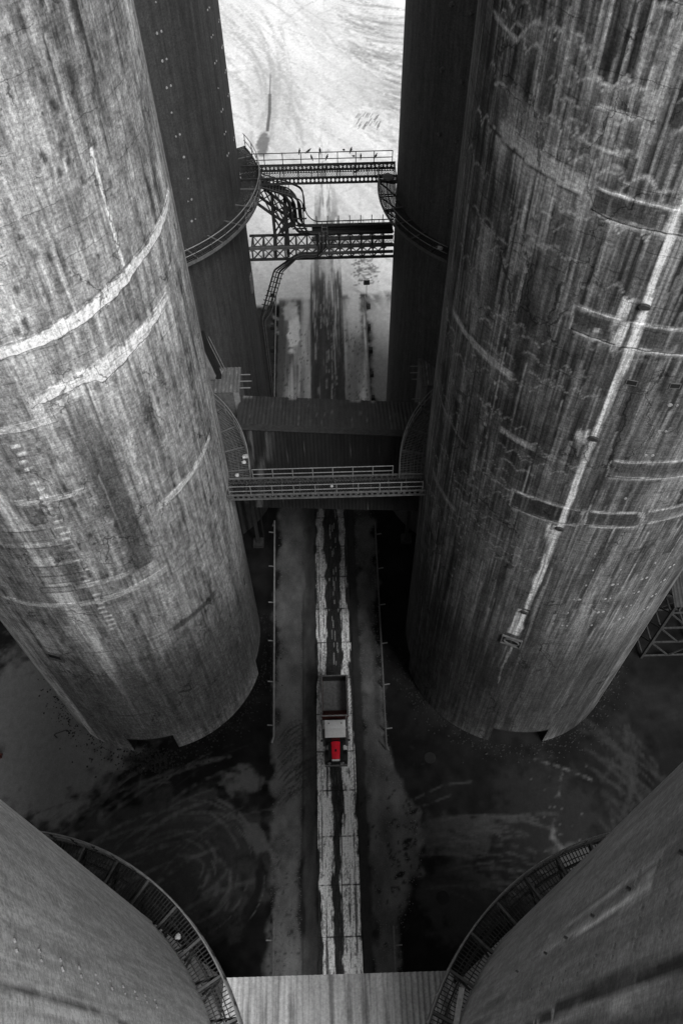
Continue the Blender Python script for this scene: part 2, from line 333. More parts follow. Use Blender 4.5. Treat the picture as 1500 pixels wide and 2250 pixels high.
# ------------------------------------------------------------------ concrete roadway, slab by slab
road = empty('road', (0, 0, 0)); tag(road, kind='structure')
joints = [2.2, 5.7, 9.32, 13.06, 16.81, 20.6, 24.02, 27.48, 31.0, 34.7, 38.4, 42.1, 45.8, 49.5, 53.2, 56.9]
for a, b in zip(joints, joints[1:]):
    sx = np.linspace(-2.36, 1.02, 60); sy = np.linspace(a + .012, b - .012, 40); cv = Canvas(sx, sy); x, y = cv.X, cv.Y
    cl = np.interp(y, [6.8, 11.2, 16.8, 23.7, 31.5, 56], [-2.05, -2.12, -2.36, -2.36, -2.3, -2.2]); cr = np.interp(y, [6.8, 16.8, 22, 31.5, 56], [-1.16, -1.14, -1.16, -1.45, -1.5])
    dl = np.interp(y, [6.8, 11.2, 16.8, 22, 31.5, 56], [-.64, -.6, -.36, -.1, .12, .15]); dr = np.interp(y, [6.8, 22, 31.5, 56], [.96, .98, .78, .7])
    n = (fbm(x * 4, y * .9, 81) - .5) * 1.5 + (fbm(x * .6, y * .22, 86) - .5) * 1.7
    left = sstep(-.07, .07, x - cl + n * .4) * sstep(-.06, .06, cr - x + n * .35); right = sstep(-.07, .07, x - dl + n * .5) * sstep(-.06, .06, dr - x + n * .35)
    st = fbm(x * 6, y * .35, 82); sp = fbm(x * 6, y * 6, 83); tr = .5 + .5 * np.sin(y * 16 + 3 * np.sin(x * 14) + 4 * fbm(x, y, 88))
    pale = np.clip(2.3 * (.3 + 1.25 * st) * (.55 + .9 * sp), 0, .88) * (1 - .55 * tr * sstep(.45, .58, fbm(x * 2.2, y * .3, 84)))
    pale = np.where(fbm(x * 7, y * 1.3, 87) > .68, pale * .35, pale) * (1 - .8 * sstep(.6, .66, fbm(x * 9, y * .18, 89)))
    far_tone = 1 - .72 * sstep(30, 46, y) * (.6 + .4 * st); chip = fbm(x * 3, y * 3, 90) * .2  # pale tracks get darker farther along the roadway
    edge_ = sstep(0, .05, np.minimum(y - a, b - y) - chip + .11)
    band = np.maximum(left, right) * edge_; t = .014 + .03 * fbm(x * 3, y * .7, 85); t = t * (1 - band) + pale * far_tone * band
    for k in range(6):
        cv.t[:] = t; xx = rng.choice([-.6, -.45, -.9, -.3]) + rng.normal(0, .08); yy = rng.uniform(a, b); cv.stroke([(xx, yy), (xx, yy + rng.uniform(.3, 1.2))], .08, .4, .7 if a > 30 else .12, .5); t = cv.t.copy()
    zz = .004 + 0 * x
    grid_object('road_slab', np.stack([x, y, zz], -1), t, np.stack([x, y], -1), MAT['slab'], road, smooth=False)

# loose stones and rubble along the dust heaps, the rails and the silo feet
def gravel(name, spots, mat):
    m = MB(); rg = np.random.RandomState(41)
    for x, y, r_ in spots:
        a = rg.uniform(0, PI); c_, s_ = math.cos(a), math.sin(a); q = [(r_ * rg.uniform(.7, 1.2), 0), (0, r_ * rg.uniform(.5, 1)), (-r_ * rg.uniform(.7, 1.2), 0), (0, -r_ * rg.uniform(.5, 1))]; b0 = len(m.v)
        m.v += [(x + u * c_ - v * s_, y + u * s_ + v * c_, -.005) for u, v in q] + [(x + rg.uniform(-.2, .2) * r_, y + rg.uniform(-.2, .2) * r_, r_ * rg.uniform(.5, 1))]
        m.f += [[b0, b0 + 1, b0 + 4], [b0 + 1, b0 + 2, b0 + 4], [b0 + 2, b0 + 3, b0 + 4], [b0 + 3, b0, b0 + 4]]
    o = m.build(name, MAT[mat]); tag(o, kind='stuff'); return o
rg = np.random.RandomState(77)
sp_ = [(rg.uniform(-6.2, -3.7), rg.uniform(5, 57), rg.uniform(.02, .08)) for k in range(2600)] + [(rg.uniform(1.8, 4.0) + 3 * rg.rand() * math.exp(-((yy - 16) / 5) ** 2), yy, rg.uniform(.02, .08)) for yy in rg.uniform(5, 57, 2600)]
tag(gravel('gravel', sp_, 'dull'), 'loose grey gravel strewn on the heaps beside the roadway', 'gravel')
sp_ = []
for (cx, cy), n_ in (((-17.2, 34.2), 700), ((15.85, 33.9), 700)):
    for k in range(n_): a = rg.uniform(-PI, 0.4); q = 9.75 + abs(rg.normal(0, .9)); sp_.append((cx + q * math.cos(a), cy + q * math.sin(a), rg.uniform(.03, .14)))
for k in range(260): sp_.append((-16.8 + rg.normal(0, 1.3), 23.7 + rg.normal(0, .6), rg.uniform(.05, .2)))
tag(gravel('rubble', sp_, 'rubber'), 'dark rubble lying round the feet of the two big silos', 'rubble')
# ================================================================== SILOS
R = 9.7
SIL = dict(front_left=(-17.2, 34.2), front_right=(15.85, 33.9), rear_left=(-16.26, 55.07), rear_right=(14.85, 54.3), near_left=(-14.05, -2.03), near_right=(12.62, -2.68))
class Wall:
    def __init__(s, key, vis, top, du, dz, base):
        s.c = SIL[key]; s.top = top
        a0, a1 = vis; n = int((a1 - a0) * PI / 180 * R / du); fine = np.linspace(a0, a1, n); rest = np.linspace(a1, a0 + 360, int((360 - a1 + a0) / 4) + 2)[1:]
        s.th = np.concatenate([fine, rest]); s.z = np.linspace(0, top, int(top / dz) + 1)
        s.T, s.Z = np.meshgrid(s.th, s.z); s.U = np.radians(s.T) * R; s.t = base(s.U, s.Z)
    def sub(s, a0, a1, z0, z1):
        n = np.searchsorted(s.th, (a0, a1)); m = np.searchsorted(s.z, (z0, z1)); return slice(m[0], m[1]), slice(n[0], n[1])
    def mixin(s, sl, msk, val): s.t[sl] = s.t[sl] * (1 - msk) + val * msk
    def band(s, up, lo, val, al=1, rag=.25, seed=0, soft=.06):
        up = sorted(up); lo = sorted(lo); a0 = min(up[0][0], lo[0][0]); a1 = max(up[-1][0], lo[-1][0])
        sl = s.sub(a0, a1, 0, s.top); T = s.T[sl]; Z = s.Z[sl]; U = s.U[sl]
        zu = np.interp(T, *zip(*up)) + (fbm(U * 2, Z * 0, seed) - .5) * rag * 2; zl = np.interp(T, *zip(*lo)) + (fbm(U * 3, Z * 0 + 9, seed + 5) - .5) * rag * 2
        fd = min(.5, .15 * math.radians(a1 - a0) * R); e = sstep(0, fd, (T - a0) * PI / 180 * R) * sstep(0, fd, (a1 - T) * PI / 180 * R)
        msk = al * sstep(-soft, soft, zu - Z) * sstep(-soft, soft, Z - zl) * e
        s.mixin(sl, msk, val * (.8 + .4 * fbm(U * 2.5, Z * 2.5, seed + 7)))
    def runs(s, up, length, val, al=.6, seed=0, dens=.5):   # runs of lime washing down from a line
        up = sorted(up); a0, a1 = up[0][0], up[-1][0]; zmin = min(z for _, z in up) - length; sl = s.sub(a0, a1, max(0, zmin), s.top); T = s.T[sl]; Z = s.Z[sl]; U = s.U[sl]
        zu = np.interp(T, *zip(*up)); d = (zu - Z) / length; ln = .25 + .9 * vnoise(U * 5, U * 0, seed); k = sstep(dens - .12, dens + .2, fbm(U * 6, Z * .12, seed + 3))
        s.mixin(sl, al * k * np.where(d > 0, np.clip(1 - d / ln, 0, 1), 0), val)
    def vline(s, pts, wd, val, al=1, seed=0, brk=.0, strands=True, hf=9):
        pts = sorted(pts, key=lambda p: p[1]); zz = [p[1] for p in pts]; tt = [p[0] for p in pts]
        mw = max(wd) if hasattr(wd, '__len__') else wd; da = math.degrees(mw / R) * 1.5
        sl = s.sub(min(tt) - da, max(tt) + da, zz[0], zz[-1]); T = s.T[sl]; Z = s.Z[sl]; U = s.U[sl]
        c = np.interp(Z, zz, tt); ww = np.interp(Z, np.linspace(zz[0], zz[-1], len(wd)), wd) if hasattr(wd, '__len__') else wd
        r = np.abs(T - c) * PI / 180 * R / (ww / 2) + (fbm(U * 3, Z * .8, seed) - .5) * .9
        msk = al * (1 - sstep(.6, 1.1, r))
        if strands: msk = msk * (.35 + .65 * sstep(.35, .6, fbm(U * hf, Z * .25, seed + 2)))
        if brk: msk = msk * sstep(brk - .12, brk + .12, fbm(U * 2, Z * .7, seed + 4))
        s.mixin(sl, msk, val)
    def hline(s, pts, wd, val, al=1, seed=0, brk=0):
        pts = sorted(pts); s.band([(a, z + wd / 2) for a, z in pts], [(a, z - wd / 2) for a, z in pts], val, al, .05, seed, wd * .35)
    def spots(s, n, a, z, size, val, al, seed, elong=1.5):
        r = np.random.RandomState(seed)
        for k in range(n):
            ta = r.uniform(*a); tz = r.uniform(*z); q = r.uniform(*size); sl = s.sub(ta - math.degrees(q * 2 / R), ta + math.degrees(q * 2 / R), tz - q * 3, tz + q * 3)
            u = (s.T[sl] - ta) * PI / 180 * R / q; v = (s.Z[sl] - tz) / (q * elong); s.mixin(sl, al * (1 - sstep(.5, 1.2, np.hypot(u, v))), val)
    def drips(s, n, a, z, ln, wd, val, al, seed):
        r = np.random.RandomState(seed)
        for k in range(n):
            ta = r.uniform(*a); tz = r.uniform(*z); L = r.uniform(*ln); q = r.uniform(*wd); sl = s.sub(ta - math.degrees(q / R), ta + math.degrees(q / R), max(0, tz - L), tz)
            T = s.T[sl]; Z = s.Z[sl]
            if T.size == 0: continue
            u = np.abs(T - ta) * PI / 180 * R / (q / 2); f = np.clip((Z - tz + L) / L, 0, 1) ** .7
            s.mixin(sl, al * r.uniform(.4, 1) * f * (1 - sstep(.4, 1.1, u)), val * r.uniform(.7, 1.15))
    def sampler(s, k=1.0):
        def f(U, Z, V):
            i = np.clip(np.searchsorted(s.th, np.degrees(U / R)), 0, len(s.th) - 1); j = np.clip(np.searchsorted(s.z, Z), 0, len(s.z) - 1); return s.t[j, i] * k
        return f
    def build(s, parent, mat, doors=()):
        th = np.radians(s.T); P = np.stack([s.c[0] + R * np.cos(th), s.c[1] + R * np.sin(th), s.Z], -1)
        zc = (s.Z[:-1, :-1] + s.Z[1:, 1:]) / 2; tc = (s.T[:-1, :-1] + s.T[1:, 1:]) / 2; keep = np.ones_like(zc, bool)
        for a0, a1, h in doors: keep &= ~((tc > a0) & (tc < a1) & (zc < h))
        grid_object('wall', P, s.t, np.stack([s.U, s.Z], -1), mat, parent, keep)
        m = MB(); n = 72   # roof slab closing the silo
        ring = [(s.c[0] + (R + .25) * math.cos(2 * PI * i / n), s.c[1] + (R + .25) * math.sin(2 * PI * i / n)) for i in range(n)]
        m.poly([(x, y, s.top + .6) for x, y in ring]); m.poly([(x, y, s.top - .002) for x, y in ring][::-1])
        for i in range(n):
            (x0, y0), (x1, y1) = ring[i], ring[(i + 1) % n]; m.poly([(x0, y0, s.top), (x1, y1, s.top), (x1, y1, s.top + .6), (x0, y0, s.top + .6)])
        m.build('roof', MAT['midsteel'], parent)
        for a0, a1, h in doors: doorway(s.c, a0, a1, h, parent)
def cyl(c, a, r, z): a = math.radians(a); return (c[0] + r * math.cos(a), c[1] + r * math.sin(a), z)
def doorway(c, a0, a1, h, parent):
    m = MB(); n = 8; A = np.linspace(a0, a1, n); ro, ri = R + .03, R - 2.2
    for i in range(n - 1):
        m.poly([cyl(c, A[i], ri, 0.002), cyl(c, A[i + 1], ri, 0.002), cyl(c, A[i + 1], ri, h), cyl(c, A[i], ri, h)])
        m.poly([cyl(c, A[i], ri, h), cyl(c, A[i + 1], ri, h), cyl(c, A[i + 1], ro, h), cyl(c, A[i], ro, h)])
        m.poly([cyl(c, A[i], ro, h), cyl(c, A[i + 1], ro, h), cyl(c, A[i + 1], ro, h + .12), cyl(c, A[i], ro, h + .12)])
        m.poly([cyl(c, A[i], ro, h + .12), cyl(c, A[i + 1], ro, h + .12), cyl(c, A[i + 1], R - .02, h + .12), cyl(c, A[i], R - .02, h + .12)])
    for a in (a0, a1): m.poly([cyl(c, a, ri, 0.002), cyl(c, a, ro, 0.002), cyl(c, a, ro, h), cyl(c, a, ri, h)])
    m.build('doorway', MAT['black'], parent)
def patch(name, c, up, lo, fn, parent, mat, proud=.06, rag=.06, seed=0, nu=None, nv=12):
    """a slab of repair mortar standing proud of the wall, with ragged edges"""
    up = sorted(up); lo = sorted(lo); a0 = (up[0][0] + lo[0][0]) / 2; a1 = (up[-1][0] + lo[-1][0]) / 2; L = math.radians(a1 - a0) * R; nu = nu or int(L / .12) + 2
    A = np.linspace(a0, a1, nu); U = np.radians(A) * R; zu = np.interp(A, *zip(*up)) + (fbm(U * 2.2, U * 0, seed, 4) - .5) * 2 * rag; zl = np.interp(A, *zip(*lo)) + (fbm(U * 2.6, U * 0 + 4, seed + 5, 4) - .5) * 2 * rag
    zl = np.minimum(zl, zu - .08)
    v = np.concatenate([[0, 0], np.linspace(0, 1, nv)[1:-1], [1, 1]]) if nv > 2 else np.array([0, 0, 1, 1.]); v[1] = .001; v[-2] = .999
    rr = np.full(len(v), R + proud); rr[0] = rr[-1] = R - .02
    Z = zl[None] + (zu - zl)[None] * v[:, None]; AA = np.repeat(np.radians(A)[None], len(v), 0); RR = np.repeat(rr[:, None], nu, 1).copy(); RR[:, 0] = R - .02; RR[:, -1] = R - .02
    RR[1:-1, 1:-1] += (fbm(U[None] * 3 + 0 * Z[1:-1, 1:-1][:, :1], 0 * U[None] + Z[1:-1, :1] * 3, seed)[:, 1:-1] - .5) * .05
    P = np.stack([c[0] + RR * np.cos(AA), c[1] + RR * np.sin(AA), Z], -1); UU = np.repeat(U[None], len(v), 0)
    return grid_object(name, P, fn(UU, Z, np.repeat(v[:, None], nu, 1)), np.stack([UU, Z], -1), mat, parent, smooth=False)
def pale_fn(val, seed):
    return lambda U, Z, V: val * (.55 + .5 * fbm(U * 1.5, Z * 1.5, seed) + .45 * (fbm(U * 7, Z * 5, seed + 2) - .5))
def framed_fn(val, edge, seed):
    return lambda U, Z, V: np.where((V < .07) | (V > .95), edge * (.3 + 1.0 * fbm(U * 4, Z * 4, seed)), val * (.5 + 1.0 * fbm(U * 1.2, Z * 3, seed + 2)))
def tie_marks(c, marks, parent, name='tie_marks', gap=.32, r0=.09, mat='mark', proud=.03):
    m = MB()
    for a, z in marks:
        for s in (-.5, .5):
            if gap > .2 and random.random() < .12: continue
            r = r0 * random.uniform(.6, 1.15)
            aa = a + math.degrees(gap * s / R); n = 6; rx = r * random.uniform(.7, 1.1)
            pts = [cyl(c, aa + math.degrees(rx * math.cos(2 * PI * i / n) / R), R + proud, z + r * math.sin(2 * PI * i / n)) for i in range(n)]
            bk = [cyl(c, aa + math.degrees(1.3 * rx * math.cos(2 * PI * i / n) / R), R - .01, z + 1.3 * r * math.sin(2 * PI * i / n)) for i in range(n)]
            m.poly(pts)
            for i in range(n): m.poly([bk[i], bk[(i + 1) % n], pts[(i + 1) % n], pts[i]])
    o = m.build(name, MAT[mat], parent); o['kind'] = 'stuff'; return o
def hatch(c, a, z, w_, h_, parent, ring=True, pr=.16):
    """small framed opening in the wall"""
    f = MB(); da = math.degrees(w_ / 2 / R)
    def q(aa, zz, r): return cyl(c, aa, r, zz)
    for (x0, x1, y0, y1) in ((-1.15, -1, -1.15, 1.15), (1, 1.15, -1.15, 1.15), (-1, 1, 1, 1.15), (-1, 1, -1.15, -1)):
        f.hexa([q(a + x0 * da, z + y0 * h_ / 2, R - .02), q(a + x1 * da, z + y0 * h_ / 2, R - .02), q(a + x1 * da, z + y0 * h_ / 2, R + pr), q(a + x0 * da, z + y0 * h_ / 2, R + pr),
                q(a + x0 * da, z + y1 * h_ / 2, R - .02), q(a + x1 * da, z + y1 * h_ / 2, R - .02), q(a + x1 * da, z + y1 * h_ / 2, R + pr), q(a + x0 * da, z + y1 * h_ / 2, R + pr)])
    fo = f.build('hatch', MAT['dull'], parent)
    d = MB(); d.poly([q(a - da, z - h_ / 2, R + .02), q(a + da, z - h_ / 2, R + .02), q(a + da, z + h_ / 2, R + .02), q(a - da, z + h_ / 2, R + .02)]); d.build('panel', MAT['black'], fo)
    if ring:
        t = MB(); t.tube([q(a + math.degrees(.42 * w_ * math.cos(k * PI / 8) / R), z + .38 * h_ * math.sin(k * PI / 8), R + .08) for k in range(17)], .07, 5); t.build('rim', MAT['dull'], fo)
def spout(c, a, z, parent):
    m = MB(); n = 8
    p0 = [cyl(c, a + math.degrees(.24 * math.cos(2 * PI * i / n) / R), R - .02, z + .12 * math.sin(2 * PI * i / n)) for i in range(n)]
    p1 = [cyl(c, a + math.degrees(.24 * math.cos(2 * PI * i / n) / R), R + .12, z - .03 + .12 * math.sin(2 * PI * i / n)) for i in range(n)]
    for i in range(n): m.poly([p0[i], p0[(i + 1) % n], p1[(i + 1) % n], p1[i]])
    m.poly(p1); m.build('drain_spout', MAT['steel'], parent)
def silo(key, label):
    c = SIL[key]; return empty('silo', (c[0], c[1], 0), label, 'silo', 'concrete silos of the plant')

# ---- front left: pale, heavily streaked
def base_l(U, Z):
    s = .31 + .42 * (fbm(U * .35, Z * .12, 100) - .5) + .36 * (fbm(U * 2.6, Z * .12, 101) - .5) + .38 * (fbm(U * 6, Z * .3, 102, 3) - .5) + .42 * (fbm(U * 2.2, Z * 1.3, 103, 5, .65) - .5)
    return np.clip(s, .05, .85)
W = Wall('front_left', (-126, 14), 63, .085, .115, base_l); so = silo('front_left', 'large pale concrete silo with ragged white repair bands, at left of the roadway'); c = W.c
W.vline([(-58, 43.3), (-57.9, 38), (-56.6, 33.2), (-56.9, 28.5)], [1.4, 1.9, 2.2, 2.0], .07, .8, 1, strands=False)
W.vline([(-41, 43), (-42, 36)], 1.5, .15, .6, 2); W.vline([(-68, 60), (-67, 49)], 2.0, .16, .4, 3); W.vline([(-98, 44), (-99, 24)], 4.5, .1, .55, 33)
W.vline([(-25, 43), (-24, 34)], 1.5, .22, .5, 3)
W.band([(-51, 47.0), (-22, 47.6)], [(-54, 45.6), (-20, 46.1)], .14, .6, .5, 4, .3)
W.spots(210, (-112, 5), (28, 62), (.07, .17), .05, .85, 5, 1.8); W.spots(160, (-112, 5), (8, 45), (.04, .09), .09, .6, 6); W.spots(70, (-112, 5), (40, 62), (.25, .8), .15, .45, 66, 1.8)
W.drips(260, (-120, 12), (10, 62), (3, 13), (.06, .3), .5, .55, 7); W.drips(220, (-120, 12), (10, 62), (3, 14), (.08, .4), .1, .5, 8)
W.vline([(-31.7, 53.6), (-32, 51.2), (-31.7, 48.2)], [.14, .2, .26], .85, .9, 9, strands=False)
W.vline([(-70, 54), (-70.5, 48)], [.6, .3], .55, .8, 10); W.vline([(-80, 58), (-79, 49)], [.5, .9], .5, .7, 110)
W.vline([(-90, 40), (-87, 32), (-87, 27), (-86.2, 21), (-86.4, 9), (-86.6, 5.5)], [.3, .45, .9, 1.2, 1.4, 1.1, .6], .85, .9, 11, hf=6)
for z in (20.0, 26, 8.6): W.hline([(-118, z), (10, z)], .18, .13, .5, int(z))
W.band([(-57, 20.3), (-30, 20.2)], [(-57, 19.6), (-30, 19.6)], .08, .8, .08, 12)
A_up = [(2.3, 48.54), (-21.5, 48.29), (-40.5, 47.85), (-60, 47.45), (-75, 47.4), (-100, 47.3)]; A_lo = [(1.5, 48.2), (-13, 47.85), (-24.6, 47.7), (-36.6, 47.2), (-46, 46.95), (-61.4, 46.7), (-100, 46.7)]
B_up = [(-16, 45.0), (-29.7, 44.8), (-42.7, 44.75), (-54.5, 44.57), (-69, 44.2)]; B_lo = [(-16, 44.7), (-28.6, 44.1), (-38, 43.8), (-48.3, 43.4), (-52.5, 43.9), (-69, 43.75)]
L1B = [(A_up, A_lo, .78, .16), (B_up, B_lo, .7, .24), ([(-63, 42.85), (-110, 43.1)], [(-63, 42.4), (-110, 42.5)], .46, .1), ([(-9, 33.3), (-46, 33.1)], [(-9, 33.0), (-24, 32.75), (-46, 32.5)], .56, .14),
       ([(-63, 37.3), (-86, 37.6)], [(-63, 36.95), (-86, 37.1)], .48, .08), ([(-48.5, 27.3), (-80, 26.95), (-114, 27.05)], [(-48.5, 26.7), (-80, 26.45), (-114, 26.55)], .5, .03), ([(-62, 28.75), (-82, 28.95)], [(-62, 28.4), (-82, 28.5)], .44, .05)]
for i, (up, lo, v, rg) in enumerate(L1B): W.band(up, lo, v, .92, rg, 200 + 3 * i, .05)
W.runs(A_lo, 3.0, .6, .75, 13); W.runs(B_lo, 4.5, .62, .8, 14, .45); W.runs([(-11, 32.9), (-46, 32.7)], 4, .5, .7, 15); W.runs([(-49, 26.9), (-112, 26.7)], 4, .42, .55, 16)
W.runs([(a, z + .5) for a, z in B_up], 1.6, .5, .5, 113, .55)
W.hline([(a, z + .05) for a, z in A_up], .09, .07, .7, 213, .45); W.hline([(a, z - .05) for a, z in A_lo], .09, .07, .5, 214, .5)
W.drips(90, (-112, 5), (28, 50), (1.5, 5), (.06, .25), .12, .5, 215)
for k in range(34):     # ladder of short pale weep marks
    z = 41.5 - k * .56; a = -76.5 + random.uniform(-.5, .5)
    if random.random() < .88: W.hline([(a - random.uniform(1.2, 2.3), z), (a + random.uniform(1.0, 2.3), z)], .16, .85, .95, k)
for (a0, a1, z0, z1) in ((-84, -79, 36.9, 35.4), (-98, -79.5, 34.8, 33.8), (-100, -74, 33.2, 32.3), (-93, -76, 31.2, 30.2), (-91.5, -75.2, 30.2, 29.4), (-94, -82, 28.9, 28.3)):
    for z in (z0, z1): W.hline([(a0, z), (a1, z)], .1, .05, .8, int(z * 3))
    for a in (a0, a1): W.vline([(a, z0), (a, z1)], .1, .05, .8, 3, strands=False)
    W.band([(a0, z0), (a1, z0)], [(a0, z1), (a1, z1)], .12, .5, .02, 4)
W.band([(-120, 18), (12, 18)], [(-120, 0), (12, 0)], .055, .8, .8, 17, 5)  # lower wall: darker concrete, plus fading light towards the ground painted into the tone
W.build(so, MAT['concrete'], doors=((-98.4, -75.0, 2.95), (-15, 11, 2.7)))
for i, (up, lo, v, rg) in enumerate(L1B): patch('repair_band', c, up, lo, W.sampler(1.08), so, MAT['concrete'], .035, rg * .8, 201 + 3 * i)
hatch(c, -107.2, 18.8, 1.1, .9, so, False); hatch(c, -8.7, 15.2, .5, 1.6, so, False)

# ---- front right: darker, with lime scallops, long white wash and dark mortar patches
def base_r(U, Z):
    s = .08 + .14 * (fbm(U * .3, Z * .1, 120) - .5) + .17 * (fbm(U * 3.0, Z * .08, 121) - .5) + .13 * (fbm(U * 9, Z * .25, 122, 3) - .5) + .1 * (fbm(U * 1.4, Z * 1.1, 123) - .5)
    return np.clip(s, .022, .6)
W = Wall('front_right', (-190, -55), 63, .085, .115, base_r); so = silo('front_right', 'large dark streaked concrete silo with a long white wash mark, at right of the roadway'); c = W.c
W.drips(420, (-190, -58), (10, 63), (2, 11), (.05, .18), .36, .7, 20); W.drips(130, (-150, -100), (52, 63), (2, 8), (.06, .2), .5, .9, 21); W.drips(260, (-190, -58), (8, 62), (3, 14), (.08, .35), .04, .6, 22)
W.drips(160, (-125, -60), (15, 48), (6, 18), (.1, .5), .2, .4, 23)
r = np.random.RandomState(9)
for z0 in np.arange(27, 61.5, .95):      # scalloped lime lines along the lift joints
    for q in range(3 if z0 > 53 else 2):
        a = r.uniform(-180, -124) if z0 < 53 else r.uniform(-178, -112); pts = [(a, z0)]
        while pts[-1][0] < a + r.uniform(8, 26):
            s = r.uniform(3, 7.5); b = pts[-1][0]; hgt = r.uniform(.15, .75)
            pts += [(b + s * t, z0 + hgt * math.sin(PI * t) + r.normal(0, .015)) for t in (.12, .25, .37, .5, .63, .75, .88, 1)]
        W.hline(pts, r.uniform(.07, .13), .42, .85 if z0 > 51 else .4, int(z0 * 7) + q); W.runs(pts, r.uniform(1, 3), .34, .4 if z0 > 51 else .2, int(z0 * 5) + q, .6)
for pts in ([(-170.7, 56.76), (-157.2, 56.62), (-152.9, 57.55), (-149.9, 57.4)], [(-142.8, 57.3), (-140.1, 57.86), (-137.6, 57.2), (-135.9, 56.92), (-131.2, 56.58), (-128.7, 57.12), (-126.7, 56.8), (-122.3, 57.05)], [(-134, 55.81), (-132.2, 56), (-126.1, 55.87), (-122.3, 56.05)], [(-135.9, 54.8), (-132, 54.57), (-128.6, 54.57), (-122.5, 54.7)], [(-127.6, 59.28), (-118, 59.5)]):
    W.hline(pts, .13, .5, .9, 3); W.runs(pts, 2.2, .45, .5, 4, .55)
W.vline([(-122.4, 57), (-122.4, 54.6)], .15, .45, .9, 5, strands=False)
W.band([(-160, 53.75), (-129.3, 53.45)], [(-158, 53.0), (-129.3, 52.6)], .44, .85, .2, 24); W.runs([(-160, 52.9), (-129.3, 52.7)], 2.2, .42, .8, 25, .45)
W.band([(-160, 55.2), (-140, 54.8)], [(-160, 53.5), (-140, 53.4)], .28, .5, .5, 26, .3)
W.hline([(-186, 53.4), (-160, 52.95), (-129, 52.55)], .09, .03, .9, 6); W.hline([(-188, 45.6), (-172, 42.9)], .12, .03, .5, 7)
W.vline([(-124.6, 50), (-125.2, 38.7), (-125.8, 22)], .12, .03, .8, 27, strands=False); W.vline([(-106, 62), (-104, 40)], .5, .05, .5, 28)
W.band([(-172, 42.75), (-137, 42.75)], [(-172, 42.35), (-137, 42.3)], .36, .85, .1, 29); W.band([(-139.5, 38.95), (-125, 38.95)], [(-139.5, 38.55), (-125, 38.5)], .36, .8, .15, 30); W.band([(-170, 29.6), (-149, 29.4)], [(-170, 29.0), (-149, 29.1)], .26, .6, .1, 31)
W.hline([(-182, 36), (-150, 35.5)], .18, .26, .5, 32)
W.vline([(-158, 49), (-158, 43)], 1.6, .3, .6, 34, .5); W.vline([(-145, 50), (-146, 30)], 1.0, .26, .5, 35, .5); W.vline([(-165, 40), (-163, 20)], .8, .22, .5, 36, .5)
R1P = (([(-129.5, 53.2), (-110, 53.2), (-88, 53.3)], [(-128.7, 52.3), (-122, 52.12), (-108.2, 52.2), (-88, 52.2)], .085, .4, 1), ([(-126.4, 47.97), (-113.5, 48.0)], [(-125.6, 46.74), (-113.2, 46.64)], .085, .38, 2),
                      ([(-112.9, 48.0), (-92, 48.07)], [(-112.6, 46.64), (-90, 46.75)], .11, .42, 3), ([(-104.2, 39.6), (-75, 39.8)], [(-103.4, 38.35), (-74, 38.45)], .12, .32, 4),
                      ([(-129.1, 34.9), (-120, 35.15), (-105.9, 35.2)], [(-128.7, 33.5), (-111, 33.7), (-104.9, 33.95)], .055, .36, 5), ([(-104.9, 35.32), (-88.5, 35.5)], [(-103.8, 34.0), (-86.2, 34.2)], .085, .38, 6), ([(-87.8, 35.5), (-68, 35.75)], [(-85.6, 34.4), (-66, 34.7)], .15, .3, 7))
for up, lo, v, e, sd_ in R1P:
    W.band(up, lo, v * .8, .9, .05, 230 + sd_, .04); W.hline(lo, .24, e * 1.3, .95, 240 + sd_, .3); W.hline(up, .13, e, .85, 250 + sd_, .42)
    W.runs(lo, 1.1, e * .8, .45, 260 + sd_, .58); W.band([(a, z - .15) for a, z in up], [(a, z + .45) for a, z in lo], v * .45, .6, .12, 270 + sd_, .15)
    for A_, B_ in ((up[0], lo[0]), (up[-1], lo[-1])): W.vline([(A_[0], A_[1]), (B_[0], B_[1])], .12, e, .8, sd_, strands=False)
W.drips(140, (-126, -62), (33, 54), (1, 4), (.05, .16), .3, .7, 290)
W.vline([(-110.4, 63), (-110.8, 53.7), (-110.5, 51.8), (-110.3, 49.3)], [.3, .4, .36, .3], .85, .95, 37, hf=10)
W.vline([(-110.3, 49.4), (-109.8, 46.9), (-110.4, 43.9), (-111, 41)], [.3, .36, .42, .38], .85, .97, 38, hf=9)
W.vline([(-111, 41), (-111.2, 37.7), (-110.9, 34), (-111.5, 31), (-112.1, 23.8)], [.4, .45, .4, .36, .36], .8, .97, 39, hf=8)
W.vline([(-113.2, 23.5), (-113.6, 20)], [.9, .7], .8, .95, 40); W.vline([(-112.2, 18.4), (-113.4, 14.5), (-112.6, 11.8)], [.1, .18, .25], .5, .9, 41, strands=False); W.vline([(-114.6, 18.4), (-115, 14.5)], [.08, .15], .4, .8, 42, strands=False)
for q, (a, z, wd, L, n) in enumerate(((-114.8, 49.0, 1.3, 1.5, 12), (-113.6, 47.7, 1.5, 1.3, 12), (-119, 47.2, .6, .5, 5), (-115, 41.3, .6, 1.1, 6), (-113, 41.2, .5, .9, 5), (-113.6, 33.3, 1.1, 1.8, 9))):
    W.drips(n, (a - wd, a + wd), (z - .5, z + .25), (L * .4, L), (.1, .32), .75, .8, 300 + q)
for k in range(44):     # rows of small square pads up the wall
    z = 57 - k * .78; a = -141 - 3.5 * (57 - z) / 27 if z > 30 else -144.3
    for d in (-.8, .8): W.hline([(a + d - .5, z), (a + d + .5, z)], .2, .33 if r.rand() < .7 else .05, .75, k)
W.spots(26, (-140, -80), (20, 47), (.06, .16), .03, .8, 43, 1.0); W.vline([(-98, 24), (-98.4, 20.6)], .9, .05, .8, 44, .5); W.vline([(-96.8, 29), (-97, 27.8)], .5, .05, .8, 45)
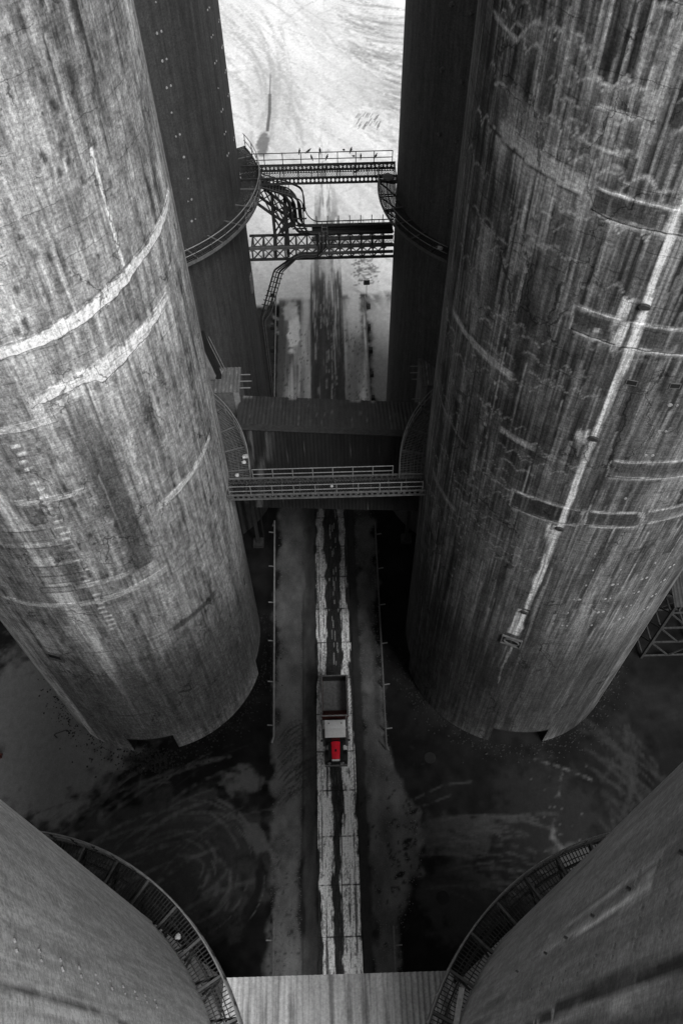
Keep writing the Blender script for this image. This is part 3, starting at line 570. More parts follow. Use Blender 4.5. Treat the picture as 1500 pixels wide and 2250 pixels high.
W.band([(-190, 19), (-56, 19)], [(-190, 0), (-56, 0)], .018, .75, .8, 46, 5)  # foot of the wall: darker concrete, deepened further by painted shade
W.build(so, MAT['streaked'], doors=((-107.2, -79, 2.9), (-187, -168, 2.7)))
for up, lo, v, e, sd_ in R1P: patch('repair_patch', c, up, lo, W.sampler(), so, MAT['streaked'], .015, .05, 230 + sd_, nv=16)
tie_marks(c, [(-96, 31.35 - 1.755 * k) for k in range(6)] + [(-84.5, 29.6 - 1.755 * k) for k in range(5)] + [(-73.2, 29.55 - 1.72 * k) for k in range(5)] + [(-61.2, 27.9 - 1.8 * k) for k in range(4)] + [(-94.2, 43.7), (-93.9, 41.95), (-94.4, 40.2), (-94.4, 36.7), (-83.5, 36.7), (-72, 36.6), (-72, 33)], so)
for a, z in ((-110.5, 48.9), (-110.9, 40.9), (-111, 33.25), (-112.6, 23.4)): spout(c, a, z, so)
hatch(c, -113.3, 19.0, 1.25, .95, so); hatch(c, -106.8, 44.8, .42, .26, so, False, .04); hatch(c, -96.1, 44.9, .4, .26, so, False, .04)

# ---- rear pair: darker, smoother
def base_rl(U, Z): return np.clip(.04 + .02 * (fbm(U * .6, Z * .05, 140) - .5) + .035 * (fbm(U * 4, Z * .06, 141) - .5) + .02 * (fbm(U * 9, Z * .4, 142) - .5) + .02 * sstep(-20, 0, np.degrees(U / R)), .02, .4)
W = Wall('rear_left', (-80, 12), 63, .14, .3, base_rl); so = silo('rear_left', 'dark concrete silo behind the pale one, dotted with columns of paired white marks'); c = W.c
W.drips(120, (-75, 10), (10, 62), (4, 20), (.08, .3), .065, .6, 50); W.drips(120, (-75, 10), (10, 62), (4, 20), (.08, .3), .04, .6, 51)
for a in (-36, -22, -9): W.vline([(a, 62), (a, 20)], .16, .03, .6, 52, strands=False)
W.build(so, MAT['smooth_concrete'])
tie_marks(c, [(-43.8 + random.uniform(-.3, .3), 53.9 - 1.5 * k) for k in range(12)] + [(-14.4, 51.9 - 1.54 * k) for k in range(9)] + [(-2.2, 50.4 - 1.55 * k) for k in range(8)], so, r0=.075)
hatch(c, -5.0, 27.4, .6, 1.4, so, False)
def base_rr(U, Z): return np.clip(.08 + .05 * (fbm(U * .6, Z * .05, 150) - .5) + .03 * (fbm(U * 4, Z * .06, 151) - .5), .015, .3)
W = Wall('rear_right', (-195, -100), 63, .16, .3, base_rr); so = silo('rear_right', 'near black concrete silo in the back row with small studs on its wall'); c = W.c
W.drips(140, (-190, -105), (10, 62), (4, 20), (.08, .3), .085, .6, 55); W.build(so, MAT['smooth_concrete'])
tie_marks(c, [(-142.3, 50.5), (-144, 46.9), (-142.4, 43.1), (-142.8, 38.4), (-134, 50.5), (-134.5, 46.8), (-134, 43.2), (-134, 38.4)], so, 'wall_studs', gap=.0, r0=.12, mat='dull', proud=.2)
# ---- near pair at the bottom corners
def base_nl(U, Z): return np.clip(.27 + .07 * (fbm(U * .8, Z * .2, 160) - .5) + .06 * (fbm(U * 5, Z * .15, 161) - .5) + .05 * (fbm(U * 1.2, Z * 3, 162) - .5) + .33, .2, .85)
W = Wall('near_left', (-10, 95), 62, .1, .13, base_nl); so = silo('near_left', 'smooth light grey silo at lower left corner with a narrow walkway round it'); c = W.c
W.vline([(17.0, 62), (17.2, 56), (16.6, 48), (16, 40)], [.9, 1.0, .9, .85], .82, .75, 60, hf=5); W.vline([(19.8, 62), (19.6, 55), (19.8, 52), (18.6, 47)], [.03, .06, .14, .2], .1, .85, 61, strands=False)
W.vline([(20.8, 62), (20.9, 54), (20.5, 50)], .35, .3, .5, 65); W.vline([(21.4, 62), (21.4, 54)], .5, .85, .7, 61, .45)
for a_, z_ in ((27.4, 56.2), (27, 55.4), (25.6, 57), (33, 52)): W.spots(9, (a_ - 1.2, a_ + 1.2), (z_ - .6, z_ + .6), (.05, .16), .85, .75, int(a_ * 3), .7)
W.spots(26, (18, 26), (52, 60), (.06, .22), .55, .7, 62, .8); W.drips(90, (5, 90), (30, 62), (2, 8), (.1, .4), .72, .4, 63); W.drips(60, (5, 90), (30, 62), (2, 8), (.1, .4), .4, .4, 64)
for k in range(5): W.hline([(28 + 8 * k, 60 - k), (80, 58 - 2 * k)], .8, .7, .35, k)
W.build(so, MAT['smooth_concrete'])
tie_marks(c, [(23.7, 58.5 - 1.2 * k) for k in range(12)] , so, gap=.16, r0=.045)
def base_nr(U, Z): return np.clip(.2 + .05 * (fbm(U * .8, Z * .2, 170) - .5) + .05 * (fbm(U * 5, Z * .15, 171) - .5) + .04 * (fbm(U * 1.2, Z * 3, 172) - .5), .04, .4)
W = Wall('near_right', (80, 195), 62, .1, .13, base_nr); so = silo('near_right', 'grey silo at lower right corner with dashes, lugs and a dark stain'); c = W.c
W.vline([(157.9, 62), (157.7, 58), (157.5, 55), (158.9, 51), (159.4, 46)], [.12, .2, .28, .3, .3], .035, .95, 70, strands=False); W.vline([(159.2, 62), (159.2, 56), (159.6, 53), (160, 48)], [.12, .2, .26, .2], .5, .9, 71, hf=12); W.vline([(160.6, 62), (160.6, 54)], .28, .07, .8, 77)
W.vline([(150.0, 58), (150.3, 56.6), (150, 54), (149.5, 51), (149.4, 48)], [.05, .08, .12, .22, .4], .62, .9, 72, hf=16); W.vline([(148.2, 58.2), (148, 54), (147.5, 50)], .1, .5, .8, 73)
W.drips(120, (85, 170), (30, 62), (2, 9), (.08, .3), .2, .5, 74); W.drips(120, (85, 170), (30, 62), (2, 9), (.1, .4), .06, .5, 75); W.spots(20, (158, 162), (51, 54), (.05, .12), .45, .8, 76, .6)
W.build(so, MAT['smooth_concrete'])
tie_marks(c, [(154.8, 61.3 - 1.12 * k) for k in range(12)] + [(152.6, 60.1), (149, 58.1), (148.6, 57.1), (152.6, 59.0), (152.6, 57.9), (146, 56)], so, gap=.16, r0=.05)
m = MB()
for a, z in ((149.4, 59.2), (149.3, 56.8), (149.5, 54.6), (150, 52.6), (150.3, 50.7), (150.1, 47)): m.bar(cyl(c, a, R - .05, z), cyl(c, a, R + .07, z), .04, .08)
o = m.build('wall_lugs', MAT['dull'], so); o['kind'] = 'stuff'

# ================================================================== RING WALKWAYS
def ring_walkway(key, z, a0, a1, wd, label, rail=True, railmat='rail', deckmat='steel', brk=14, lines=2, posth=1.1, vbr=False, gw=.035):
    c = SIL[key]; t = empty('ring_walkway', (c[0], c[1], z), label, 'walkway', 'walkways curving round the silos')
    ri, ro = R + .04, R + wd; n = int(abs(a1 - a0) / 3) + 2; A = np.linspace(a0, a1, n)
    def part(mb, nm, mat, smooth=False):
        o = mb.build(nm, MAT[mat], t, smooth); return o
    m = MB(); nb = int(math.radians(abs(a1 - a0)) * R / .13)
    for a in np.linspace(a0, a1, nb): m.bar(cyl(c, a, ri, z), cyl(c, a, ro, z), gw, .04)
    for r_ in np.arange(ri + .2, ro - .05, .25): m.tube([cyl(c, a, r_, z) for a in A], .018, 4)
    part(m, 'grating', deckmat)['kind'] = 'stuff'
    m = MB()
    for a, b in zip(A, A[1:]): m.bar(cyl(c, a, ro, z - .05), cyl(c, b, ro, z - .05), .07, .24)
    part(m, 'edge_beam', 'dull')
    m = MB()
    for a, b in zip(A, A[1:]): m.bar(cyl(c, a, (ri + ro) / 2, z - .09), cyl(c, b, (ri + ro) / 2, z - .09), .07, .1)
    part(m, 'stringer', 'steel')
    for a in np.arange(a0 + 4, a1 - 1, brk):
        m = MB(); m.bar(cyl(c, a, ri - .06, z + .03), cyl(c, a, ro, z + .03), .09, .06); part(m, 'cross_bar', 'dull')
        m = MB(); m.bar(cyl(c, a, ro - .1, z - .14), cyl(c, a, R - .04, z - 1.3), .09); m.bar(cyl(c, a, ro - .05, z - .14), cyl(c, a, R - .04, z - .14), .09)
        if vbr: m.bar(cyl(c, a, ro - .05, z - .18), cyl(c, a - 2.2, R - .04, z - .5), .09); m.bar(cyl(c, a, ro - .05, z - .18), cyl(c, a + 2.2, R - .04, z - .5), .09)
        part(m, 'bracket', 'steel')
    if rail:
        AR = np.linspace(a0 + .5, a1 - .5, n)
        m = MB(); m.tube([cyl(c, a, ro, z + posth) for a in AR], .035, 5); part(m, 'handrail', railmat)
        for i in range(1, lines): m = MB(); m.tube([cyl(c, a, ro, z + posth * (1 - i * .48)) for a in AR], .03, 5); part(m, 'mid_rail', railmat)
        for a in np.arange(a0 + 1, a1, brk * .6): m = MB(); m.bar(cyl(c, a, ro, z), cyl(c, a, ro, z + posth), .055); part(m, 'post', railmat if railmat == 'rail' else 'steel')
    return t
ring_walkway('near_left', 35.3, 18.5, 86, 1.08, 'curved grating walkway hugging the light grey silo at lower left', True, 'midsteel', 'steel', 8.3, 2, 1.0, True)
t = ring_walkway('near_right', 35.3, 100, 157.3, 1.08, 'curved grating walkway hugging the grey silo at lower right', True, 'rail', 'steel', 8.3, 2, 1.0)
m = MB(); m.bar(cyl(SIL['near_right'], 157.3, R - .1, 35.42), cyl(SIL['near_right'], 157.3, R + 1.15, 35.42), .12); m.build('end_bar', MAT['rail'], t)
ring_walkway('front_left', 26.2, 1.5, 62, 1.55, 'curved mesh walkway behind the edge of the pale left silo', True, 'rail', 'dull', 11)
ring_walkway('front_right', 26.2, 118, 178.5, 1.75, 'curved mesh walkway behind the edge of the dark right silo', True, 'rail', 'dull', 11)
ring_walkway('rear_left', 35.6, -66, 30, 1.5, 'curved mesh walkway round the rear silo with paired white marks', True, 'midsteel', 'steel', 12, gw=.075)
ring_walkway('rear_right', 35.6, -190, -128, 1.4, 'curved mesh walkway round the near black rear silo', True, 'midsteel', 'steel', 10, gw=.06)
SIDE = SIL['rear_right']

# ================================================================== FOOTBRIDGES
def castellated(m, x0, x1, y, zc, h, pitch, hh, zslope=0):
    """beam web with a row of hexagonal holes, both faces, plus flanges"""
    n = int((x1 - x0) / pitch); pitch = (x1 - x0) / n; hw = pitch * .36
    for s in (-.012, .012):
        for i in range(n):
            a = x0 + i * pitch; b = a + pitch; cx = (a + b) / 2; zt, zb = zc + h / 2, zc - h / 2
            hx = [(cx - hw, zc), (cx - hw * .5, zc + hh / 2), (cx + hw * .5, zc + hh / 2), (cx + hw, zc), (cx + hw * .5, zc - hh / 2), (cx - hw * .5, zc - hh / 2)]
            P = lambda q: (q[0], y + s, q[1])
            for quad in (((a, zc), hx[0], hx[1], (a, zt)), ((a, zt), hx[1], hx[2], (b, zt)), ((b, zt), hx[2], hx[3], (b, zc)), ((b, zc), hx[3], hx[4], (b, zb)), ((b, zb), hx[4], hx[5], (a, zb)), ((a, zb), hx[5], hx[0], (a, zc))): m.poly([P(q) for q in quad])
    m.box((x0, y - .07, zc + h / 2), (x1, y + .07, zc + h / 2 + .03)); m.box((x0, y - .07, zc - h / 2 - .03), (x1, y + .07, zc - h / 2)); return m
def footbridge(x0, x1, y0, y1, z, label, railmat, deckmat, beammat, pitch, rails, bh=.5):
    t = empty('footbridge', ((x0 + x1) / 2, (y0 + y1) / 2, z), label, 'footbridge', 'footbridges between silos')
    for y in (y0, y1): castellated(MB(), x0, x1, y, z - .1, bh, pitch, bh * .52).build('beam', MAT[beammat], t)
    m = MB(); sp = .2; W_ = y1 - y0; zz = z + .03   # expanded mesh of crossing diagonals
    for i in range(int((x1 - x0 + W_) / sp)):
        for s in (1, -1):
            xa = x0 - W_ + i * sp; pa, pb = (xa, y0), (xa + W_, y1)
            if s < 0: pa, pb = (xa, y1), (xa + W_, y0)
            ta = max(0, (x0 - pa[0]) / W_); tb = min(1, (x1 - pa[0]) / W_)
            if tb - ta < .05: continue
            f = lambda q: (pa[0] + (pb[0] - pa[0]) * q, pa[1] + (pb[1] - pa[1]) * q, zz + .006 * s)
            m.bar(f(ta), f(tb), .03, .012)
    m.build('mesh_deck', MAT[deckmat], t)['kind'] = 'stuff'
    for x in np.linspace(x0 + .05, x1 - .05, 12): MB().bar((x, y0 + .08, z - .04), (x, y1 - .08, z - .04), .06, .07).build('joist', MAT[beammat], t)
    for (y, a, b) in rails:
        n = int((b - a) / 1.5) + 1
        for k, zr in enumerate((1.1, .58)): MB().tube([(a, y, z + zr), (b, y, z + zr)], .035, 5).build('handrail' if k == 0 else 'mid_rail', MAT[railmat], t)
        for x in np.linspace(a, b, n + 1): MB().bar((x, y, z - .05), (x, y, z + 1.1), .06).build('post', MAT[railmat], t)
    return t
footbridge(-6.6, 5.25, 55.75, 57.55, 35.65, 'dark steel footbridge with perforated beams and birds on its railing', 'steel', 'steel', 'steel', .31, ((57.55, -6.2, 5.0), (55.75, -5.0, 5.0)))
footbridge(-7.5, 6.15, 33.0, 34.45, 26.15, 'grey mesh footbridge with pale railings between the front silos', 'rail', 'steel', 'dull', .36, ((34.45, -5.75, 3.95), (33.0, -7.3, 5.9)), .46)
# ------------------------------------------------------------------ birds on the upper footbridge
def bird_mesh():
    m = MB(); rings = [(-.16, .012), (-.12, .05), (-.05, .075), (.03, .075), (.09, .05), (.12, .04), (.155, .045), (.19, .035), (.205, .012), (.235, .004)]
    zc = [.06, .09, .12, .145, .17, .2, .225, .23, .225, .22]; n = 7; b = len(m.v)
    for (x, r), z in zip(rings, zc):
        for k in range(n): m.v.append((x, r * math.cos(2 * PI * k / n), z + r * 1.05 * math.sin(2 * PI * k / n)))
    for i in range(len(rings) - 1):
        for k in range(n): m.f.append([b + i * n + k, b + i * n + (k + 1) % n, b + (i + 1) * n + (k + 1) % n, b + (i + 1) * n + k])
    m.f.append([b + k for k in range(n)]); m.hexa([(-.33, -.04, -.02), (-.14, -.03, .05), (-.14, .03, .05), (-.33, .04, -.02), (-.33, -.04, 0), (-.14, -.03, .08), (-.14, .03, .08), (-.33, .04, 0)])
    for s in (-1, 1):
        m.hexa([(-.24, .05 * s, .05), (.07, .075 * s, .1), (.07, .085 * s, .1), (-.24, .06 * s, .05), (-.24, .045 * s, .09), (.07, .06 * s, .2), (.07, .07 * s, .2), (-.24, .055 * s, .09)]); m.bar((0, .03 * s, 0), (.0, .03 * s, .08), .012)
    me = bpy.data.meshes.new('bird'); me.from_pydata(m.v, [], m.f); me.materials.append(MAT['bird']); return me
bm_ = bird_mesh()
for i, (x, z, rz, lab) in enumerate(((-2.08, 1.135, 1.4, 'leftmost dark bird on the top rail of the far footbridge'), (-1.37, 1.135, .5, 'dark bird sitting sideways on the top rail, second from the left'), (-.52, 1.135, 1.7, 'dark upright bird on the top rail, third from the left'), (1.29, 1.135, -1.3, 'dark round bird on the top rail, second from the right'), (1.83, 1.135, 1.2, 'rightmost dark bird on the top rail of the far footbridge'),
                        (-1.18, .615, 1.9, 'leftmost of the dark birds on the lower rail'), (0.0, .615, 1.2, 'small dark bird on the lower rail below the gap between top rail birds'), (2.04, .615, -1.2, 'dark bird on the lower rail, third from the right'), (2.58, .615, 1.5, 'dark bird beside a post on the lower rail, second from the right'), (3.73, .615, 1.0, 'rightmost dark bird, on the lower rail near the right silo'), (2.2, .045, .3, 'dark bird standing on the mesh deck of the far footbridge'))):
    o = bpy.data.objects.new('bird', bm_); C.objects.link(o); o.location = (x, 57.55 if z > .1 else 56.4, 35.65 + z); o.rotation_euler = (0, 0, rz); s = random.uniform(.85, 1.0); o.scale = (s, s, s); tag(o, lab, 'bird', 'birds perched on the far footbridge')

# ================================================================== PIPE BRIDGE (box truss) + LEANING TRUSS + PIPES
t = empty('pipe_bridge', (-.6, 56.6, 29), 'dark latticed box truss carrying pipes below the far footbridge', 'truss bridge')
x0, x1, yn, yf, zt, zb = -6.62, 5.3, 55.75, 57.45, 29.65, 28.55
for (y, z, s) in ((yn, zt, .2), (yf, zt, .16), (yn, zb, .17), (yf, zb, .14)): MB().bar((x0, y, z), (x1, y, z), s).build('chord', MAT['dull' if (y, z) == (yn, zt) else 'steel'], t)
xsn = np.arange(-6.35, 5.2, .9)
for i, x in enumerate(xsn):
    MB().bar((x, yn, zb), (x, yn, zt), .13).build('strut', MAT['steel'], t); MB().bar((x, yn, zt + .02), (x, yf, zt + .02), .12).build('strut', MAT['steel'], t); MB().bar((x, yf, zb), (x, yf, zt), .1).build('strut', MAT['steel'], t)
    MB().box((x - .18, yn - .12, zt - .22), (x + .18, yn - .1, zt + .1)).build('gusset', MAT['dull'], t)
    if i < len(xsn) - 1:
        x2 = xsn[i + 1]
        for p, q, w_ in (((x, yn, zb), (x2, yn, zt), .09), ((x, yn, zt), (x2, yn, zb), .055), ((x, yn, zt), (x2, yf, zt), .07), ((x, yf, zt), (x2, yn, zt), .05)): MB().bar(p, q, w_).build('brace', MAT['steel'], t)
m = MB()
for x in np.arange(-1.6, 5.2, .12): m.bar((x, yn + .15, zt - .12), (x + .25, yf - .1, zt - .12), .03, .02); m.bar((x + .25, yn + .15, zt - .11), (x, yf - .1, zt - .11), .03, .02)
m.build('mesh_deck', MAT['steel'], t)['kind'] = 'stuff'
t = empty('leaning_truss', (-4.2, 56.8, 28), 'dark leaning lattice frame stepping down from the footbridge to the pipe bridge', 'steel frame')
for y in (56.3, 57.4):
    top = [(-5.6, y, 35.4), (-4.42, y, 34.15), (-3.35, y, 33.1), (-2.8, y, 32.3)]; bot = [(-5.6, y, 33.4), (-4.5, y, 32.4), (-3.5, y, 31.6), (-2.9, y, 31.2)]
    for L in (top, bot):
        for p, q in zip(L, L[1:]): MB().bar(p, q, .17).build('chord', MAT['steel'], t)
    for k in range(4): MB().bar(top[k], bot[k], .1).build('strut', MAT['steel'], t)
    for k in range(3): MB().bar(top[k], bot[k + 1], .09).build('brace', MAT['steel'], t); MB().bar(bot[k], top[k + 1], .07).build('brace', MAT['steel'], t)
    for x, s in ((-4.45, .16), (-3.45, .26)): MB().bar((x, y, 28.4), (x, y, 33.2), s).build('leg', MAT['steel'], t)
    MB().bar((-4.45, y, 32.3), (-3.45, y, 30.0), .11).build('brace', MAT['steel'], t); MB().bar((-4.45, y, 30.0), (-3.45, y, 31.6), .11).build('brace', MAT['steel'], t)
for x, z in ((-5, 34.8), (-4.4, 34.15), (-3.9, 33.6), (-3.35, 33.1), (-4.5, 32.4), (-3.5, 31.6)): MB().bar((x, 56.3, z), (x, 57.4, z), .1).build('strut', MAT['steel'], t)
MB().bar((-3.9, 56.0, 31.0), (-2.7, 56.0, 31.9), .3, .25).build('stay', MAT['steel'], t)
# the bundle of pipes
t = empty('pipe_bundle', (-2.5, 56.5, 31), 'bundle of dark pipes curling down and along the top of the pipe bridge', 'pipes')
m = MB(); m.tube(bent([(-5.0, 56.5, 35.25), (-3.0, 56.5, 34.95), (-2.15, 56.5, 34.5), (-1.9, 56.5, 33.9), (-1.85, 56.5, 32.3), (-1.2, 56.4, 31.55), (5.2, 56.4, 31.6)], .5), .045, 6); m.build('pipe', MAT['steel'], t, True)
for k in range(11):
    y = 55.65 + .16 * k; dx = .42 - .1 * ((k * 4) % 11); r_ = (.07, .05, .09, .06, .05, .08, .05, .07, .06, .05, .08)[k]; zb_ = 30.95 - .07 * (k % 6)
    pts = [(-5.2, y, 35.15 - .05 * k), (-3.15 + dx, y, 34.4 - .03 * k), (-2.6 + dx, y, 33.75 - .04 * k), (-2.5 + dx, y, 31.75 - .05 * k), (-2.05 + dx, y, zb_), (5.2, y, zb_)]
    MB().tube(bent(pts, .45), r_, 6).build('pipe', MAT['steel'], t, True)
for k in range(9): MB().bar((-4.9 + .23 * k, 55.55, 35.05 - .085 * k), (-4.9 + .23 * k, 57.3, 35.05 - .085 * k), .06).build('rung', MAT['dull'], t)
for y in (55.55, 57.3): MB().tube(bent([(-5.2, y, 35.3), (-3.0, y, 34.5), (-2.0, y, 34.0), (-1.95, y, 31.9)], .4), .05, 5).build('side_rail', MAT['steel'], t)
for k in range(3): MB().bar((-2.9, 55.6, 33.3 - .9 * k), (-1.75, 55.6, 33.3 - .9 * k), .09).build('clamp', MAT['steel'], t)
MB().bar((-1.4, 56.9, 30.6), (5.2, 56.9, 30.6), .55, .12).build('cable_tray', MAT['steel'], t); MB().tube([(-1.4, 55.95, 30.25), (5.2, 55.95, 30.25)], .17, 8).build('pipe', MAT['dull'], t, True); MB().tube([(-2.6, 55.5, 29.2), (5.2, 55.5, 29.2)], .13, 8).build('pipe', MAT['dull'], t, True)
for x in np.arange(-1, 5.2, .9): MB().bar((x, 55.7, 29.75), (x, 55.7, 31.0), .09).build('stand', MAT['steel'], t); MB().bar((x, 57.2, 29.75), (x, 57.2, 31.5), .07).build('stand', MAT['steel'], t)
for x in np.arange(-1, 5.2, .42): MB().bar((x, 56.4, 31.2), (x, 56.4, 31.55), .04).build('hanger', MAT['dull'], t)
t = empty('riser_pipes', (-.5, 55.2, 29), 'dark pipes dropping from the pipe bridge and sloping left down beside the rear silo', 'pipes')
for k in range(4):
    d = .16 * k; pts = [(-.3 - d, 55.2, 31.4), (-.3 - d, 55.2, 29.9 - d * .3), (-.95 - d * .3, 55.25, 29.4 - d * .8), (-2.2, 55.4, 29.35 - d * .8), (-2.75, 55.5, 29.1 - d * .8), (-4.05 + d * .3, 56.4, 27.5 - d * 1.2), (-4.8 + d * 1.4, 57.0, 26.5 - d * .5), (-6.12 + d * 1.4, 57.0, 22.3 - d), (-6.42 + d * .6, 57.2, 21.2 - d), (-6.3 + d * .4, 57.4, 8), (-6.3 + d * .4, 57.4, .0)]
    MB().tube(bent(pts, .35), (.085, .06, .085, .05)[k], 6).build('pipe', MAT['dull' if k % 2 else 'steel'], t, True)
for k in range(9):
    f = k / 8; x, y, z = -4.5 - 1.55 * f, 57.0, 26.3 - 4.0 * f; MB().bar((x - .35, y - .05, z + .1), (x + .5, y - .05, z - .2), .06).build('clamp', MAT['steel'], t)
t = empty('cage_ladder', (-.35, 55.35, 30), 'short pale cage ladder on the front of the pipe bridge', 'ladder')
for s in (-.22, .22): MB().bar((-.35 + s, 55.3, 29.9), (-.35 + s, 55.3, 31.9), .05).build('stile', MAT['rail'], t)
for k in range(6): MB().bar((-.57, 55.3, 30.1 + .33 * k), (-.13, 55.3, 30.1 + .33 * k), .04).build('rung', MAT['rail'], t)

# ================================================================== CORRUGATED ROOFS
def sheet(name, p, q, r_, s_, ribs, amp, parent, tonefn, seed=0, nlong=10):
    """trapezoid-profile sheet spanning the quad p-q (eave, along ribs' pitch) to s-r"""
    p, q, r_, s_ = map(np.array, (p, q, r_, s_)); prof = [(0, 0), (.35, 0), (.45, 1), (.75, 1), (.85, 0)]; us = []; hs = []
    for k in range(ribs):
        for a, h in prof: us.append((k + a) / ribs); hs.append(h * amp)
    us.append(1); hs.append(0); us = np.array(us); hs = np.array(hs); vs = np.linspace(0, 1, nlong)
    Uu, Vv = np.meshgrid(us, vs); nrm = np.cross(q - p, s_ - p); nrm = nrm / np.linalg.norm(nrm); nrm = nrm if nrm[2] > 0 else -nrm
    P = (p[None, None] * ((1 - Uu) * (1 - Vv))[..., None] + q * (Uu * (1 - Vv))[..., None] + r_ * (Uu * Vv)[..., None] + s_ * ((1 - Uu) * Vv)[..., None]) + nrm * hs[None, :, None]
    return grid_object(name, P, tonefn(P[..., 0], P[..., 1], Uu, Vv), np.stack([P[..., 0], P[..., 1]], -1), MAT['sheet'], parent, smooth=False)
t = empty('near_roof', (-.5, 1, 19), 'pale corrugated roof at the bottom between the two near silos', 'roof')
def tn(x, y, u, v): return np.clip(.42 + .25 * (fbm(x * 1.5, y * .3, 300) - .5) - .12 * sstep(1, 4.3, x) - .22 * sstep(.6, .75, fbm(x * 4, y * .35, 302)) - .1 * (u > .97), .03, .7)  # dirt blotches; right side also painted darker for the near silo's shade
nx = np.linspace(-5.35, 4.35, 14); zn = 31.0
for a, b in zip(nx, nx[1:]): sheet('roof_sheet', (a, 3.78, zn + random.uniform(-.01, .01)), (b + .03, 3.78, zn), (b + .03, -9, zn + .5), (a, -9, zn + .5), 3, .045, t, tn)
MB().box((-5.35, 3.62, zn - .45), (4.35, 3.72, zn - .07)).build('fascia', MAT['dull'], t)
for x in (-4.3, 2.9):
    for y in (2.6, -8.6): MB().box((x - .14, y - .14, 0), (x + .14, y + .14, zn - .06)).build('column', MAT['dull'], t)
t = empty('gallery_building', (-.5, 41.4, 0), 'dark corrugated gable roof spanning the roadway behind the grey footbridge', 'building')
def tg1(x, y, u, v): return np.clip(.05 + .03 * (fbm(x * 2, y * .5, 310) - .5) + .08 * sstep(-8, -8.7, x) + .08 * sstep(.74, .8, fbm(x * 5, y * 5, 311)) + .25 * sstep(.93, 1, v) * sstep(.6, .7, fbm(x * 1.2, y * 0, 312)), .02, .6)
def tg2(x, y, u, v): return np.clip(.012 + .008 * (fbm(x * 2, y * .5, 313) - .5) + .06 * sstep(.55, .7, fbm(x * 2.5, y * .4, 314)) * sstep(-4.2, -6, x) + .05 * sstep(.8, .84, fbm(x * 6, y * 6, 315)), .006, .5)  # near slope toned darker than the yard-lit far slope: shade painted in
gx = np.linspace(-7.62, 7.0, 17); zr_ = 24.0
f = lambda x: -.09 * (x + 7.6)       # the building stands slightly skew to the road
for i, (a, b) in enumerate(zip(gx, gx[1:])):
    sheet('roof_sheet', (a, 41.5 + f(a), zr_), (b + .03, 41.5 + f(b), zr_), (b + .03, 46.1 + f(b), 22.5), (a, 46.1 + f(a), 22.5), 3, .022, t, tg1)
    k = .93 if i > 8 else 1
    sheet('roof_sheet', (a * .96, 41.2 + f(a), zr_ - .1), (b * .96 + .03, 41.2 + f(b), zr_ - .1), (b * .86 + .03, 35.4 + f(b) * .6, 21.6), (a * .86 + .03, 35.4 + f(a) * .6, 21.6), 3, .022, t, tg2)
m = MB(); m.bar((gx[0], 41.35, zr_ + .04), (gx[-1], 41.35 + f(gx[-1]), zr_ + .04), .62, .08); m.build('ridge_cap', MAT['steel'], t)
for x in (-8.3, 7.2):
    for y, zt_ in ((46.4, 22.2),): MB().bar((x, y, 0), (x, y, zt_), .32).build('column', MAT['steel'], t); MB().box((x - .55, y - .55, 0), (x + .55, y + .55, .35)).build('footing', MAT['steel'], t)
MB().bar((-8.3, 46.2, 22.0), (7.3, 45.0, 22.0), .2, .35).build('beam', MAT['steel'], t); MB().bar((-7.0, 36.2, 21.3), (5.6, 35.6, 21.3), .2, .35).build('beam', MAT['steel'], t)
def service_tower(x0, x1, y0, y1, z, label, side):
    t = empty('service_tower', ((x0 + x1) / 2, (y0 + y1) / 2, 0), label, 'tower', 'corrugated service towers')
    def tt(x, y, u, v): return np.clip(.12 + .08 * (fbm(x * 3, y * .8, 320) - .5) + .15 * sstep(.7, .8, fbm(x * 5, y * 5, 321)), .02, .5)
    n = 3; xsx = np.linspace(x0, x1, n + 1)
    for a, b in zip(xsx, xsx[1:]): sheet('roof_sheet', (a, y0 - .08, z), (b, y0 - .08, z), (b, y1, z + .12), (a, y1, z + .12), 3, .04, t, tt)
    m = MB(); m.box((x0 + .03, y0, 13), (x1 - .03, y1 - .05, z - .02)); m.build('wall', MAT['dull'], t)
    for lx_ in (x0 + .3, x1 - .3): MB().bar((lx_, y1 - .4, 0), (lx_, y1 - .4, 13), .16).build('leg', MAT['black'], t)
    MB().box((x1 - .5 if side > 0 else x0 + .04, y0 - .05, 13.2), (x1 - .04 if side > 0 else x0 + .5, y0 - .004, z - .06)).build('corner_panel', MAT['midsteel'], t)
    for k in range(4):
        y = y1 - .5 - .75 * k; e = x1 if side > 0 else x0
        MB().bar((e - side * .04, y, z - .25 - (1.5 if k == 3 else 0)), (e + side * random.uniform(.5, .95), y, z - .25 - (1.5 if k == 3 else 0)), .07).build('bracket', MAT['midsteel'], t)
    return t
service_tower(-10.3, -7.5, 45.1, 47.75, 24, 'corrugated tower top between the pale silo and the dark rear silo', 1)
service_tower(7.02, 9.2, 45.3, 48.2, 24, 'narrow corrugated tower top showing past the edge of the dark right silo', -1)
t = empty('inclined_chute', (-10, 48, 24), 'dusty inclined chute with rods rising behind the pale silo', 'chute')
MB().bar((-9.7, 46.4, 24.4), (-10.6, 46.6, 28.6), .55, .6).build('casing', MAT['midsteel'], t); MB().bar((-9.2, 46.7, 24.1), (-10.0, 46.9, 28.6), .4, .5).build('shaft', MAT['black'], t)
for d in (0, .22): MB().bar((-8.7 - d, 47.4, 24.1), (-9.6 - d, 47.6, 27.6), .05).build('rod', MAT['rail'], t)
MB().tube([(8.0, 47.5, 24.1), (8.35, 47.8, 29.0)], .035, 5).build('pole', MAT['rail'], empty('thin_pole', (8, 47.5, 24.1), 'thin pale pole rising from the right tower top', 'pole'))

